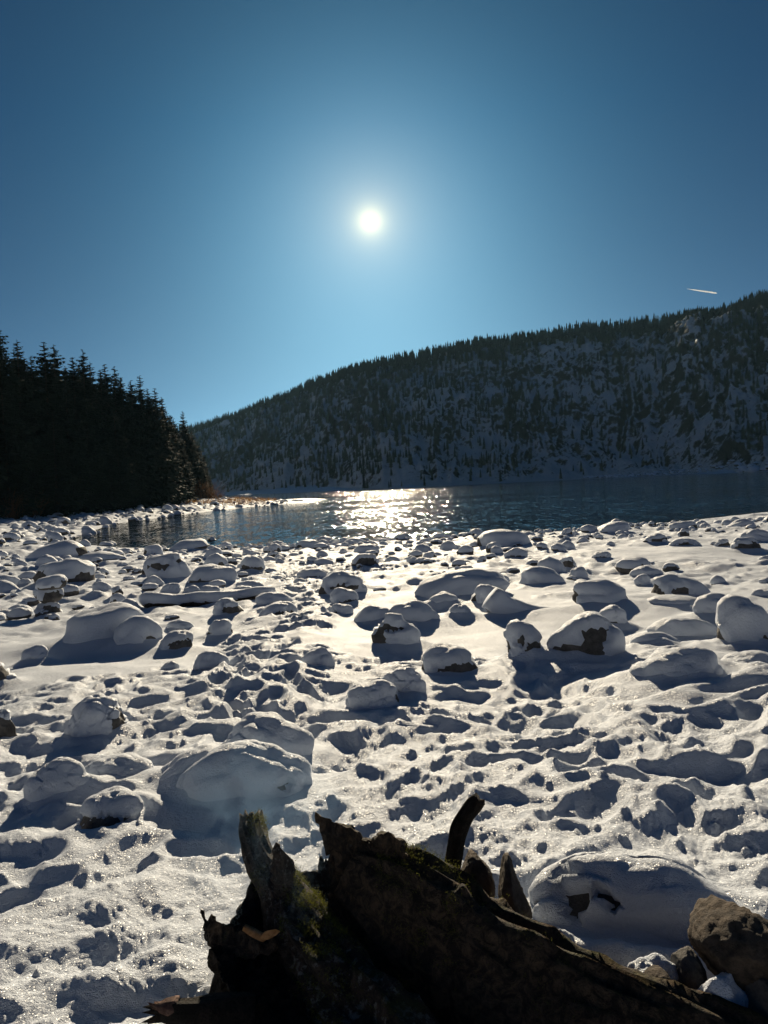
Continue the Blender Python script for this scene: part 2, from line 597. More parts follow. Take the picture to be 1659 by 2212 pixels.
# x0, x1, top, base, squareness, bare places, label, options
HERO = [
 (48,190,1167,1212,2.6,['R'],'broad low snowy boulder at the left end of the lake with a dark right tip',{}),
 (72,215,1201,1271,3.0,['BR','L'],'big snow-plastered boulder behind the stacked stone cairn',{}),
 (77,150,1247,1277,2.6,['B','R'],'topmost flat stone of the three-stone cairn, capped with snow',{'stack':(112,1330),'cat':'stone'}),
 (75,147,1270,1306,2.8,['B','C'],'middle dark stone of the three-stone cairn',{'stack':(112,1330),'cat':'stone','cl':.1}),
 (74,138,1299,1331,3.2,['B','C'],'bottom bare dark stone of the three-stone cairn',{'cl':.55,'cat':'stone'}),
 (36,70,1247,1273,2.3,['BL'],'small round snowy boulder just left of the cairn',{}),
 (-30,52,1240,1274,2.4,[],'smooth snow-buried boulder cut by the left frame edge beside the cairn',{}),
 (166,272,1190,1215,2.4,[],'low fully snow-covered boulder right of the broad boulder by the inlet',{}),
 (305,358,1175,1206,3.0,['L','B'],'square snow-topped boulder by the inlet with dark left side',{}),
 (358,462,1164,1192,2.8,['R','BR'],'flat tilted slab at the waterline with a dark broken right end',{'tilt':-6}),
 (438,473,1158,1170,2.4,['B'],'bare dark rock lying in the water off the flat slab',{'cl':.9}),
 (436,486,1182,1210,2.4,['BR'],'rounded snowy boulder just below the flat waterline slab',{}),
 (308,436,1192,1262,2.0,['TL',(.3,.7,.12,.12)],'steep pointed boulder with a long snowy left slope',{'tilt':14}),
 (385,517,1219,1270,3.2,['BL','B'],'long loaf-shaped snowy boulder with dark bare base',{}),
 (515,579,1196,1238,2.8,['BL',(.2,.1,.7,.2)],'upright snowy boulder with dark left foot above the trodden path',{}),
 (480,521,1203,1227,2.5,['C'],'small dark bare boulder left of the upright boulder',{'cl':.5}),
 (305,357,1240,1277,2.4,['B'],'egg-shaped snowy boulder with a dark foot behind the snowy log',{}),
 (343,392,1259,1290,2.2,[],'smooth snow-covered boulder directly behind the left half of the log',{}),
 (387,434,1264,1288,2.3,['BL'],'low snowy boulder behind the middle of the log',{}),
 (427,479,1263,1286,2.3,['B'],'low dark-footed boulder behind the right half of the log',{}),
 (240,274,1263,1295,2.6,['C','BL'],'small dark rough boulder at the left end of the log',{'cl':.25}),
 (493,571,1253,1282,2.7,['BL','L'],'flat-topped boulder with a dark left face behind the log tip',{}),
 (108,336,1304,1396,3.4,[(-.84,.32,.17,.26),(.93,.55,.10,.4)],'giant whale-backed snowy boulder at left, dark patch low on its left end',{'b':.6}),
 (246,362,1328,1402,2.4,[(.45,.12,.28,.18)],'rounded snowy boulder leaning on the front of the whale-backed boulder',{'front':1}),
 (336,421,1362,1410,3.0,['BR',(.3,.3,.62,.26)],'snow-capped block with a large dark face right of the whale-backed boulder',{}),
 (358,420,1337,1368,2.1,[],'small peaked snowy boulder behind the dark-faced block',{}),
 (437,509,1333,1380,2.3,['L',(.93,.4,.1,.3)],'domed snowy boulder with dark lower left edge beside the path',{}),
 (459,536,1291,1337,2.6,['C','BR',(.55,.35,.4,.4)],'boulder with a large dark bare right face in front of the log',{}),
 (553,645,1297,1338,2.7,[(.25,.14,.7,.24)],'oval snowy boulder with dark underside left of the path',{}),
 (682,799,1231,1295,2.7,[(-.82,.2,.2,.3),(.15,.4,.6,.14)],'tall wedge boulder right of the path with a dark band across it',{}),
 (711,785,1267,1310,2.4,[(.2,.1,.6,.2)],'rounded boulder leaning at the foot of the tall wedge boulder',{}),
 (707,770,1301,1336,2.4,['BL'],'small snowy boulder with dark left foot below the wedge boulder',{}),
 (759,852,1305,1353,2.6,[],'long smooth snowy boulder below the wedge boulder',{}),
 (638,676,1287,1310,2.2,['BR'],'little snow hump boulder between the log tip and the wedge boulder',{}),
 (550,640,1277,1310,2.2,[],'low snow-buried boulder at the right tip of the log',{}),
 (416,497,1404,1455,2.8,[(0,.06,.9,.13)],'stubby snow-capped boulder left of the trodden path',{}),
 (344,389,1427,1454,2.4,[(-.3,.1,.4,.12)],'tiny snow-capped boulder left of the stubby boulder',{}),
 (639,727,1396,1457,2.9,[(-.85,.15,.25,.3),(0,.08,.8,.12)],'lone thimble-shaped snowy boulder in smooth snow right of the path',{}),
 (142,288,1498,1600,2.6,[(.72,.30,.32,.30)],'rounded snowy boulder at left with a dark lower right face',{}),
 (-60,36,1410,1486,2.4,['C'],'dark boulder cut by the left frame edge, upper of two',{'cl':.2}),
 (46,104,1393,1428,2.1,[],'small snow-buried dome near the left edge',{}),
 (-60,46,1521,1620,2.4,['C','R'],'dark boulder with a white cap cut by the left frame edge, lower of two',{'cl':.3}),
 (794,931,1322,1408,2.3,[(-.78,.25,.35,.3),(-.15,.62,.42,.13),(.88,.2,.14,.24)],'humped boulder with dark bare arc across its upper face',{}),
 (737,874,1469,1538,2.5,[(.92,.4,.1,.3)],'broad smooth snowy boulder in the centre of the trampled snow',{}),
 (752,822,1194,1230,2.7,['BL','C'],'pair-like dark boulder with snow cap near the shore, right of the path',{'cl':.0}),
 (570,609,1189,1214,2.4,['C'],'small dark-fronted boulder behind the upright boulder',{}),
 (762,822,1174,1200,1.9,[],'peaked white boulder near the waterline below the sun glitter',{}),
 (633,692,1164,1186,2.5,['BL'],'snowy boulder at the waterline left of the sun glitter',{}),
 (682,729,1157,1175,2.4,['C'],'bare dark rock at the waterline left of the sun glitter',{'cl':.7}),
 (740,785,1161,1179,2.6,[],'white block at the waterline below the sun glitter',{}),
 (640,709,1227,1252,2.8,['B'],'flat dark-sided slab left of the tall wedge boulder',{}),
 (1027,1155,1142,1187,4.0,[(-.93,.3,.1,.4),(.9,.45,.12,.35)],'big flat-topped block at the waterline in the centre right',{}),
 (1272,1363,1126,1154,2.2,['BL'],'white wedge-shaped boulder standing in the water at right',{'tilt':-8}),
 (869,1107,1230,1298,3.2,[(-.93,.3,.1,.34)],'very long whale-shaped snowy boulder in the centre right',{'b':.5}),
 (1010,1092,1261,1313,2.6,[(-.78,.25,.25,.35)],'knobby snowy boulder in front of the long whale-shaped boulder',{}),
 (1117,1224,1222,1272,3.0,[],'boxy fully white boulder right of the long whale-shaped boulder',{}),
 (1230,1371,1246,1314,2.4,[(-.9,.3,.14,.26),(.82,.12,.2,.2)],'roof-shaped snowy boulder with dark ends at right',{}),
 (1400,1541,1238,1296,2.6,[(-.72,.25,.22,.26),(.02,.30,.30,.26)],'snowy boulder with two dark patches like eyes',{}),
 (1543,1690,1283,1416,2.7,[(-.92,.14,.16,.22),(.6,.1,.3,.2)],'tallest egg-shaped snowy boulder at the right frame edge',{}),
 (1498,1606,1280,1336,2.4,[],'smooth snowy boulder behind the tall egg-shaped one',{}),
 (1392,1556,1328,1381,2.6,[(.55,.5,.18,.12)],'low long snowy boulder with one small dark nick',{}),
 (828,953,1296,1352,2.4,[],'smooth white dome behind the boulder with the dark arc',{}),
 (1087,1189,1336,1436,2.5,[(.55,.24,.55,.22),(-.93,.2,.12,.28),(-.2,.5,.2,.12)],'left one of two joined boulders with a dark foot',{}),
 (1172,1357,1318,1436,2.5,[(.25,.46,.30,.30),(-.3,.16,.6,.18)],'right and larger one of two joined boulders with a big dark patch',{}),
 (1282,1362,1306,1353,2.2,[],'white dome behind the larger joined boulder',{}),
 (902,1052,1388,1466,3.2,[(.18,.20,.62,.24),(-.95,.25,.1,.3)],'flat oval boulder with dark underside in the centre foreground',{}),
 (813,924,1438,1508,2.4,[],'smooth white boulder left of and below the flat oval boulder',{}),
 (1358,1572,1390,1506,2.2,[],'large grainy snow mound over a buried boulder at right',{'low':1}),
 (1543,1700,1406,1472,2.4,[(-.2,.55,.28,.2)],'snow-buried boulder with a brown stone showing, at the right edge',{'low':1}),
 (1360,1476,1365,1414,2.2,[],'low white hump between the joined boulders and the egg-shaped boulder',{'low':1}),
 (1204,1247,1201,1232,2.5,['C'],'dark-fronted round boulder above the roof-shaped boulder',{}),
 (1221,1271,1223,1254,2.4,['L'],'small boulder with a dark left side next to the boxy white boulder',{}),
 (1320,1406,1203,1232,2.9,['L','BL'],'low slab with a dark left half on the smooth snow at right',{}),
 (1372,1406,1204,1228,2.4,['C'],'small dark-fronted boulder at the right end of the low slab',{}),
 (1087,1141,1182,1207,2.3,['B'],'white dome just below the big flat-topped block',{}),
 (896,934,1201,1224,2.4,['BL','C'],'left one of two small dark boulders above the long whale-shaped boulder',{}),
 (910,946,1190,1212,2.4,['R'],'right one of two small dark boulders above the long whale-shaped boulder',{}),
 (1387,1444,1151,1174,2.6,['L','C'],'dark slab with thin snow near the water at right',{'cl':.2}),
 (1443,1513,1161,1183,2.7,['C','B'],'dark low rock with a thin snow line near the water at right',{'cl':.35}),
 (1439,1506,1124,1147,2.7,['B','R'],'dark flat rock at the water edge at far right',{'cl':.25}),
 (1571,1636,1119,1145,2.2,['BR','R'],'pointed half-white boulder at the water edge near the right frame edge',{}),
 (1579,1648,1159,1190,2.5,['C','BR'],'big dark boulder below the waterline rocks near the right edge',{'cl':.3}),
 (1600,1672,1141,1174,2.6,[],'smooth white boulder at the right edge near the water',{}),
 (1541,1582,1163,1185,2.4,['C'],'round dark boulder left of the big dark boulder near the right edge',{'cl':.2}),
 (1459,1491,1141,1162,2.4,['C'],'small dark rock standing among the flat rocks at right',{'cl':.3}),
 (1646,1690,1111,1130,2.6,['C'],'dark block at the water edge cut by the right frame edge',{'cl':.4}),
 (1277,1321,1189,1209,2.5,['B'],'dark-footed boulder alone in smooth snow right of the flat-topped block',{}),
 (1359,1436,1221,1246,2.4,[],'white boulder above the one with two dark patches',{}),
 (1370,1412,1239,1270,2.4,[],'round white boulder left of the one with two dark patches',{}),
 (1029,1053,1199,1219,2.0,['BR'],'tiny peaked dark-sided boulder above the knobby boulder',{}),
 (920,997,1278,1312,2.2,[],'low snow hump in front of the long whale-shaped boulder',{'low':1}),
 (964,1021,1304,1336,2.2,[],'low snow hump left of the knobby boulder',{'low':1}),
 (1640,1690,1246,1263,2.4,['C'],'small dark boulder at the right edge, upper of two',{'cl':.4}),
 (1640,1690,1198,1212,2.4,['C'],'small dark boulder at the right edge, lower white-capped pair',{'cl':.3}),
 (1624,1690,1269,1292,2.4,[],'white boulder at the right edge behind the tall egg-shaped one',{}),
 (1400,1526,1286,1316,2.2,[],'long low snow hump below the boulder with two dark patches',{'low':1}),
 (1076,1102,1233,1245,2.4,['C'],'tiny bare dark stone beside the boxy white boulder',{'cl':.8}),
 (380,704,1606,1754,2.8,[(.95,.30,.06,.34),(.5,.22,.10,.04)],'huge smooth snow-covered boulder behind the stump',{'b':.55,'T':.05,'cuts':1}),
 (486,700,1540,1660,2.4,[(.97,.3,.1,.3)],'snow-covered boulder rising behind the huge smooth boulder',{'T':.05}),
 (330,560,1610,1725,2.0,[],'sloping snow mound on the left flank of the huge boulder',{'low':1}),
 (176,362,1630,1714,2.6,[(.84,.42,.17,.34)],'long snowy boulder with a dark right end at lower left',{}),
 (152,312,1704,1808,2.6,[(-.35,.20,.68,.17),(-.95,.3,.1,.3)],'snow-capped boulder with a dark lower face at lower left',{}),
 (58,216,1636,1760,2.1,[],'snow mound left of the boulder with a dark right end',{'low':1}),
 (1122,1640,1852,2062,3.6,[(-.57,.50,.15,.26),(-.28,.50,.12,.07)],'wide snow-crusted boulder beside the stump with a dark hole in its face',{'b':.42,'T':.07,'rough':1}),
]


def rock_shape(dirs, a, b_, c, p, seed, lump=0.06, cuts=3):
    p = 2 + (p - 2) * 0.32
    r = ((np.abs(dirs[:, 0]) / a) ** p + (np.abs(dirs[:, 1]) / b_) ** p + (np.abs(dirs[:, 2]) / c) ** p) ** (-1 / p)
    V = dirs * r[:, None]
    rr = np.random.default_rng(seed)
    q = V / np.array([a, b_, c])
    for _ in range(cuts):                                   # a few flattened faces
        n = rr.normal(size=3)
        n[2] = n[2] * 0.5
        n /= np.linalg.norm(n)
        k = 0.80 + 0.14 * rr.random()
        over = np.maximum(q @ n - k, 0)
        q = q - over[:, None] * n * 0.75
    f = 1 + lump * (1.2 * pn3(q * 1.3 + seed % 97, seed) + 0.5 * pn3(q * 3.1 + seed % 89, seed + 3))
    q = q * f[:, None]
    up = np.clip(q[:, 2] + 0.3, 0, 2)
    q[:, 0] += rr.uniform(-.28, .28) * up * (1 if cuts else 0)
    q[:, 0] *= 1 - rr.uniform(0, .22) * up * (1 if cuts else 0)
    q[:, 1] += rr.uniform(.0, .25) * up
    q = q / np.abs(q).max(0)
    return q * np.array([a, b_, c])


def cap_shape(V, Fc, ext, zg, patches, cl, T, seed):
    """Snow lying on a rock: the rock's own skin moved out where snow holds, inside the rock elsewhere."""
    a, H = ext
    n = vnormals(V, Fc)
    u = V[:, 0] / a
    v = (V[:, 2] - zg) / H
    sc = 2.4 / max(a, 0.05)
    nz1 = pn3(V * sc + seed % 71, seed + 9)
    nz2 = pn3(V * sc * 3.3 + seed % 61, seed + 10)
    nz3 = pn3(V * sc * 8.0 + seed % 53, seed + 12)
    m = sst(cl - 0.18, cl + 0.18, n[:, 2] + 0.45 * nz1 + 0.22 * nz2 + 0.1 * nz3)
    for (pu, pv, su, sv) in patches:
        d = np.sqrt(((u - pu) / su) ** 2 + ((v - pv) / sv) ** 2) + 0.30 * nz2 + 0.30 * nz1 + 0.14 * nz3
        m = m * np.where(n[:, 1] < 0.5, np.maximum(sst(0.92, 1.06, d), sst(0.70, 0.90, n[:, 2])), 1.0)
    t = T * m * (0.45 + 0.55 * np.clip(n[:, 2], 0, 1)) - 0.10 * T
    out = V + n * t[:, None]
    keep = (t[Fc] > -0.099 * T).any(1)
    Fk = Fc[keep]
    used = np.unique(Fk)
    remap = np.full(len(V), -1)
    remap[used] = np.arange(len(used))
    return out[used], remap[Fk]


BOULD = []            # x, y, rz, a, b, height, low?
hero_rows = []
for i, (x0, x1, yt, yb, p, pat, label, op) in enumerate(HERO):
    if 'stack' in op:
        P0 = hit(*op['stack'])
        depth_ref = (P0 - CAM) @ FWD
    else:
        P0 = hit(0.5 * (x0 + x1), yb)
        depth_ref = (P0 - CAM) @ FWD
    a = 0.5 * (x1 - x0) / F * depth_ref
    b_ = a * op.get('b', 0.72)
    hd = P0[:2] / np.linalg.norm(P0[:2])
    if 'stack' in op:
        b_ = a * 0.8
        off = 0.7 * b_
        lat = (0.5 * (x0 + x1) - op['stack'][0]) / F * depth_ref
        c0 = P0[:2] + hd * off + np.array([hd[1], -hd[0]]) * lat
        zb = CAM[2] + (ray(0.5 * (x0 + x1), yb) / ray(0.5 * (x0 + x1), yb)[1] * P0[1])[2]
    else:
        c0 = P0[:2] + hd * b_ * 0.85
        zb = float(T0(*c0))
    dt = ray(0.5 * (x0 + x1), yt)
    dh = np.linalg.norm(c0) if 'stack' not in op else np.linalg.norm(P0[:2])
    zt = CAM[2] + dt[2] / np.linalg.norm(dt[:2]) * dh
    H = max(zt - zb, 0.06)
    hero_rows.append((i, c0, hd, a, b_, H, zb))
    if op.get('cat') != 'stone':
        BOULD.append((c0[0], c0[1], math.atan2(hd[1], hd[0]) - math.pi / 2, a, b_, H, 1 if 'low' in op else 0))
BOULD = np.array(BOULD)


# ------------------------------------------------------------------ snow on the beach
PATH = [hit(*q)[:2] for q in ((520, 1560), (545, 1480), (588, 1425), (600, 1375), (640, 1330), (668, 1290), (650, 1262), (610, 1240), (680, 1215), (800, 1240), (840, 1205))]


def seg_dist(x, y, pts):
    d = np.full(x.shape, 1e9)
    for (ax, ay), (bx, by) in zip(pts[:-1], pts[1:]):
        ex, ey = bx - ax, by - ay
        t = np.clip(((x - ax) * ex + (y - ay) * ey) / (ex * ex + ey * ey), 0, 1)
        d = np.minimum(d, np.hypot(x - ax - t * ex, y - ay - t * ey))
    return d


NR, NA = 900, 860
R0, R1 = 1.15, 150.0
AZ0, AZ1 = math.radians(-62), math.radians(62)
rr_ = R0 * np.exp(np.linspace(0, 1, NR) ** 1.12 * math.log(R1 / R0))
aa_ = np.radians(np.concatenate([np.linspace(-62, -31, 50, endpoint=False), np.linspace(-31, 31, NA - 100), np.linspace(31, 62, 51)[1:]]))
RR, AA = np.meshgrid(rr_, aa_, indexing='ij')
GX, GY = RR * np.sin(AA), RR * np.cos(AA)
S = shore(GX, GY)
base = T0(GX, GY, S)
near = sst(60, 25, RR)
land = sst(-0.5, 3.0, S)
wx = GX + 0.25 * pn2(GX * 0.9, GY * 0.9, 71) + 0.06 * pn2(GX * 4, GY * 4, 72)
wy = GY + 0.25 * pn2(GX * 0.9, GY * 0.9, 73) + 0.06 * pn2(GX * 4, GY * 4, 74)
Z = base + land * (0.10 * pn2(GX * 0.28, GY * 0.28, 1) + 0.055 * pn2(GX * 0.8, GY * 0.8, 2))
# how much the snow is trodden
tm = sst(8.2, 5.6, RR + 1.3 * pn2(GX * 0.6, GY * 0.6, 5))
tm = np.maximum(tm * sst(-0.75, 0.15, pn2(GX * 0.55, GY * 0.55, 6) + 0.25), 0)
tm = np.maximum(tm, sst(0.85, 0.35, seg_dist(GX, GY, PATH) + 0.25 * pn2(GX * 1.5, GY * 1.5, 7)) * sst(45, 20, RR))
tm = np.maximum(tm, 0.7 * sst(4.2, 3.0, RR + 0.5 * pn2(GX, GY, 8)))
smooth_right = sst(0.2, 1.2, GX - 0.30 * GY + 0.6) * sst(4.2, 5.0, GY)
tm = tm * (1 - 0.30 * smooth_right)
for (bx, by, rz, a, b_, H, low) in BOULD:                   # no one walks over the boulders
    if math.hypot(bx, by) < 14:
        cr, sr = math.cos(rz), math.sin(rz)
        q = np.hypot(((GX - bx) * cr + (GY - by) * sr) / a, (-(GX - bx) * sr + (GY - by) * cr) / b_)
        tm = tm * sst(1.0, 1.5, q)


def bil(x, y, seed, k=0.10):
    return np.sqrt(pn2(x, y, seed) ** 2 + k * k) - k


def rdg(x, y, seed, k=0.14):
    return 1 - 2 * (np.sqrt(pn2(x, y, seed) ** 2 + k * k) - k)


lump = 0.050 * rdg(wx * 0.8, wy * 1.35, 10) + 0.036 * 1.05 * rdg(wx * 1.9, wy * 2.9, 11) + 0.013 * rdg(wx * 4.2, wy * 5.0, 12)
crumb = 0.007 * bil(wx * 9, wy * 9, 13) + 0.011 * bil(wx * 19, wy * 19, 14) + 0.0040 * bil(wx * 38, wy * 38, 15)
rough = sst(4.2, 2.8, RR) * .5 + np.clip(0.5 + 1.1 * pn2(GX * 1.6, GY * 1.6, 16), 0.05, 1)
Z += tm * (lump + crumb * rough * 1.25) * sst(40, 12, RR)
# wind-packed scoops on the right
sc_ = smooth_right * sst(9.5, 7.0, RR)
Z += sc_ * (0.075 * rdg(wx * 0.7 + 3, wy * 2.1, 21) + 0.03 * rdg(wx * 1.5, wy * 4.0, 28) + 0.03 * pn2(wx * 1.4, wy * 3.2, 22))
# undisturbed snow: gentle ripples, grains; farther off buried pebbles
Z += (1 - tm) * land * (0.012 * pn2(GX * 2.6, GY * 3.4, 23) + 0.0035 * pn2(GX * 14, GY * 14, 24) * sst(12, 5, RR))
peb = np.maximum(pn2(GX * 1.5, GY * 1.5, 25) - 0.12, 0) * 0.15 + np.maximum(pn2(GX * 3.3, GY * 3.3, 26) - 0.15, 0) * 0.09
flat_patch = sst(3.5, 1.5, np.hypot((GX - 9.2) / 1.6, (GY - 20) / 1.6))
Z += land * sst(8, 15, RR) * sst(70, 30, RR) * peb * (1 - 0.85 * flat_patch) * (1 - tm)
Z += land * sst(25, 60, RR) * np.maximum(pn2(GX * 0.9, GY * 0.9, 27), 0) * 0.45


def grid_window(cx, cy, rad):
    r, az = math.hypot(cx, cy), math.atan2(cx, cy)
    i0, i1 = np.searchsorted(rr_, r - rad), np.searchsorted(rr_, r + rad)
    j0, j1 = np.searchsorted(aa_, az - rad / r), np.searchsorted(aa_, az + rad / r)
    if i1 - i0 < 1 or j1 - j0 < 1:
        return None
    return slice(i0, i1), slice(j0, j1)


# footprints and clods
FOOT, RIM = np.zeros_like(Z), np.zeros_like(Z)
def footprint(cx, cy, ang, L, W, dep, rim):
    w = grid_window(cx, cy, 2.1 * L)
    if w is None:
        return
    x, y = GX[w] - cx, GY[w] - cy
    c, s = math.cos(ang), math.sin(ang)
    u, v = (x * c + y * s) / L, (-x * s + y * c) / W
    wob = 0.16 * pn2(GX[w] * 7, GY[w] * 7, 31)
    q = np.sqrt(u * u + v * v) + wob
    FOOT[w] = np.minimum(FOOT[w], -dep * sst(1.3, 0.35, q))
    RIM[w] = np.maximum(RIM[w], rim * np.exp(-((q - 1.30) / 0.25) ** 2) * (0.7 + 2.0 * wob))


def clear_of_boulders(x, y, pad=1.25):
    for (bx, by, rz, a, b_, H, low) in BOULD:
        dx, dy = x - bx, y - by
        if abs(dx) > 2 * a + .5 or abs(dy) > 2 * a + .5:
            continue
        cr, sr = math.cos(rz), math.sin(rz)
        if math.hypot((dx * cr + dy * sr) / a, (-dx * sr + dy * cr) / b_) < pad:
            return False
    return True


SA0, SA1 = math.radians(-34), math.radians(34)
k = 0
while k < 600:
    r = 1.9 + 6.0 * rng.random() ** 0.9
    az = rng.uniform(SA0, SA1)
    x, y = r * math.sin(az), r * math.cos(az)
    k += 1
    if not clear_of_boulders(x, y, 1.3) or (x > 0.30 * y - 0.2 and y > 4.6 and rng.random() < 0.75):
        continue
    footprint(x, y, rng.normal(0.9, 0.9), 0.17 + 0.08 * rng.random(), 0.075 + 0.045 * rng.random(), (0.020 + 0.032 * rng.random()) * (1 if r > 3.4 else .6), 0.010 + 0.014 * rng.random())
for (ax, ay), (bx, by) in zip(PATH[:-1], PATH[1:]):
    n = int(math.hypot(bx - ax, by - ay) / 0.11)
    for q in range(n):
        t = q / max(n, 1)
        ang = math.atan2(by - ay, bx - ax)
        off = rng.normal(0, 0.30)
        footprint(ax + (bx - ax) * t - math.sin(ang) * off, ay + (by - ay) * t + math.cos(ang) * off, ang + rng.normal(0, .3), .17, .085, .05 + .06 * rng.random(), .025)
Z += FOOT + RIM * (1 + FOOT / 0.05).clip(0, 1)
for _ in range(1500):
    r = 1.6 + 8.5 * rng.random() ** 1.3
    az = rng.uniform(SA0, SA1)
    x, y = r * math.sin(az), r * math.cos(az)
    rad = 0.009 + 0.020 * rng.random() ** 4
    w = grid_window(x, y, rad * 1.3)
    if w is None:
        continue
    t = tm[w].mean()
    if rng.random() > t * 1.1:
        continue
    d = np.hypot(GX[w] - x, (GY[w] - y))
    Z[w] += np.sqrt(np.maximum(1 - (d / rad) ** 2, 0)) * rad * 0.6 * min(t, 1) * (1 + 0.5 * pn2(GX[w] * 60, GY[w] * 60, 33))
# the hollow the stump lies in
hol = sst(0.75, 0.35, np.hypot((GX - 0.35) / 1.25, (GY - 1.95) / 0.72))
Z = Z * (1 - hol) + (base - 0.10 + 0.3 * (Z - base)) * hol
# the ground lies quieter close to the boulders
calm = np.ones_like(Z)
for (bx, by, rz, a, b_, H, low) in BOULD:
    w = grid_window(bx, by, 2.0 * max(a, b_))
    if w is None:
        continue
    cr, sr = math.cos(rz), math.sin(rz)
    dx, dy = GX[w] - bx, GY[w] - by
    calm[w] = np.minimum(calm[w], 0.25 + 0.75 * sst(0.9, 1.8, np.hypot((dx * cr + dy * sr) / a, (-dx * sr + dy * cr) / b_)))
Z = base + (Z - base) * calm
# drifts against the boulders
for (bx, by, rz, a, b_, H, low) in BOULD:
    w = grid_window(bx, by, 3.2 * max(a, b_))
    if w is None:
        continue
    cr, sr = math.cos(rz), math.sin(rz)
    dx, dy = GX[w] - bx, GY[w] - by
    u, v = (dx * cr + dy * sr) / a, (-dx * sr + dy * cr) / b_
    q = np.hypot(u, v)
    ht = (0.62 if low else 0.30) * H
    wd = 1.25 if low else 1.18
    Z[w] += ht * np.exp(-(q / wd) ** 2 * 0.9) * (1 + 0.25 * pn2(GX[w] * 1.7 / a, GY[w] * 1.7 / a, 41))
Z = np.where(S < -0.3, np.minimum(Z, base), Z)
rim_ = sst(AZ1, math.radians(50), np.abs(AA)) * sst(R1, 138, RR) * sst(R0, 1.5, RR)
Z = base + (Z - base) * rim_ - 0.10 * (1 - rim_)


def ground_z(x, y):
    r, az = math.hypot(x, y), math.atan2(x, y)
    if not (R0 < r < R1 and AZ0 < az < AZ1):
        return float(T0(x, y))
    i = min(max(int(np.searchsorted(rr_, r)), 1), NR - 1)
    j = min(max(int(np.searchsorted(aa_, az)), 1), NA - 1)
    return float(Z[i - 1:i + 1, j - 1:j + 1].mean())


idx = np.arange(NR * NA).reshape(NR, NA)
quads = np.stack([idx[:-1, :-1], idx[:-1, 1:], idx[1:, 1:], idx[1:, :-1]], -1).reshape(-1, 4)
zf = Z.ravel()
quads = quads[(zf[quads] > -0.45).any(1)]
used = np.unique(quads)
remap = np.full(NR * NA, -1)
remap[used] = np.arange(len(used))
VV = np.stack([GX.ravel(), GY.ravel(), zf], 1)[used]
tag(mk('snow_ground', VV, remap[quads][:, ::-1], SNOW), 'trampled snow covering the stony lake beach', None, None, 'structure')

# the land all round, coarser, a little below the beach sheet
r2 = np.concatenate([[0.0], 0.6 * np.exp(np.linspace(0, math.log(1500 / 0.6), 150))])
a2 = np.linspace(0, 2 * math.pi, 361)
R2, A2 = np.meshgrid(r2, a2, indexing='ij')
X2, Y2 = R2 * np.sin(A2), R2 * np.cos(A2)
az2 = (A2 + math.pi) % (2 * math.pi) - math.pi
Z2 = T0(X2, Y2) + 0.05 * pn2(X2 * .4, Y2 * .4, 3) + np.clip((R2 - 60) / 100, 0, 1) * 2.0 * np.maximum(pn2(X2 * .05, Y2 * .05, 4), 0)
cover = sst(math.radians(61), math.radians(52), np.abs(az2)) * sst(148, 136, R2) * sst(1.2, 1.7, R2)
Z2 = Z2 - 0.40 * cover - 0.02
idx = np.arange(R2.size).reshape(R2.shape)
quads = np.stack([idx[:-1, :-1], idx[:-1, 1:], idx[1:, 1:], idx[1:, :-1]], -1).reshape(-1, 4)
tag(mk('terrain', np.stack([X2.ravel(), Y2.ravel(), Z2.ravel()], 1), quads[:, ::-1], SNOW), 'snowy land around the lake basin', None, None, 'structure')

# water
wv = np.array([(-700, 20, 0), (700, 20, 0), (700, 900, 0), (-700, 900, 0)], float)
tag(mk('lake_water', wv, np.array([[0, 1, 2, 3]]), WATER, smooth=False), 'dark rippled lake with a bright path of sun glitter', None, None, 'structure')


# ------------------------------------------------------------------ the hill across the lake
A_T = np.array([-.62, -.35, -.21, 0, .283, .40, .5, .8, 1.5])
DS = np.interp
sh_d = (640, 560, 485, 330, 342, 318, 272, 180, 100)
rd_d = (900, 830, 770, 560, 545, 520, 470, 400, 300)
rx = np.array([-1400, 100, 420, 500, 560, 620, 700, 800, 900, 1000, 1100, 1200, 1320, 1400, 1500, 1570, 1605, 1625, 1659, 1900, 3400])
ry = np.array([990, 960, 915, 892, 868, 845, 810, 775, 755, 735, 718, 705, 690, 680, 668, 660, 648, 634, 622, 560, 500])
NAh, NT_ = 760, 240
ah = np.concatenate([np.linspace(-.6, -.28, 50), np.linspace(-.275, .56, NAh - 110), np.linspace(.57, 1.45, 60)])
tt = np.concatenate([np.linspace(-0.06, 1.05, NT_ - 20), np.linspace(1.07, 2.2, 20)])
AH, TH = np.meshgrid(ah, tt, indexing='ij')
DSh, DRh = np.interp(AH, A_T, sh_d), np.interp(AH, A_T, rd_d)
px = CX + AH * F
hor = 1043 - math.tan(ROLL) * (px - CX)
zr = CAM[2] + DRh * (hor - np.interp(px, rx, ry)) / F - 8.0 + 1.5 * pn2(px / 60., px * 0 + .5, 50) * sst(-.4, -.2, AH)
Dh = DSh + (DRh - DSh) * TH
XH, YH = AH * Dh, Dh
prof = np.interp(TH, (-.06, 0, .05, .12, .3, .5, .7, .85, .95, 1.0, 1.2, 2.2), (-.02, 0, .012, .07, .24, .48, .74, .90, .97, 1.0, .99, .96))
ZH = zr * prof
msk = np.sin(np.pi * np.clip(TH, 0, 1)) ** 0.7
ZH += msk * (9.0 * pn2(XH / 70, YH / 110, 51) - 6.0 * bil(XH / 28, YH / 60, 52) + 4.0 * pn2(XH / 13, YH / 16, 53) + 2.6 * rdg(XH / 6.5, YH / 7, 54) + 1.2 * pn2(XH / 2.8, YH / 2.8, 55))
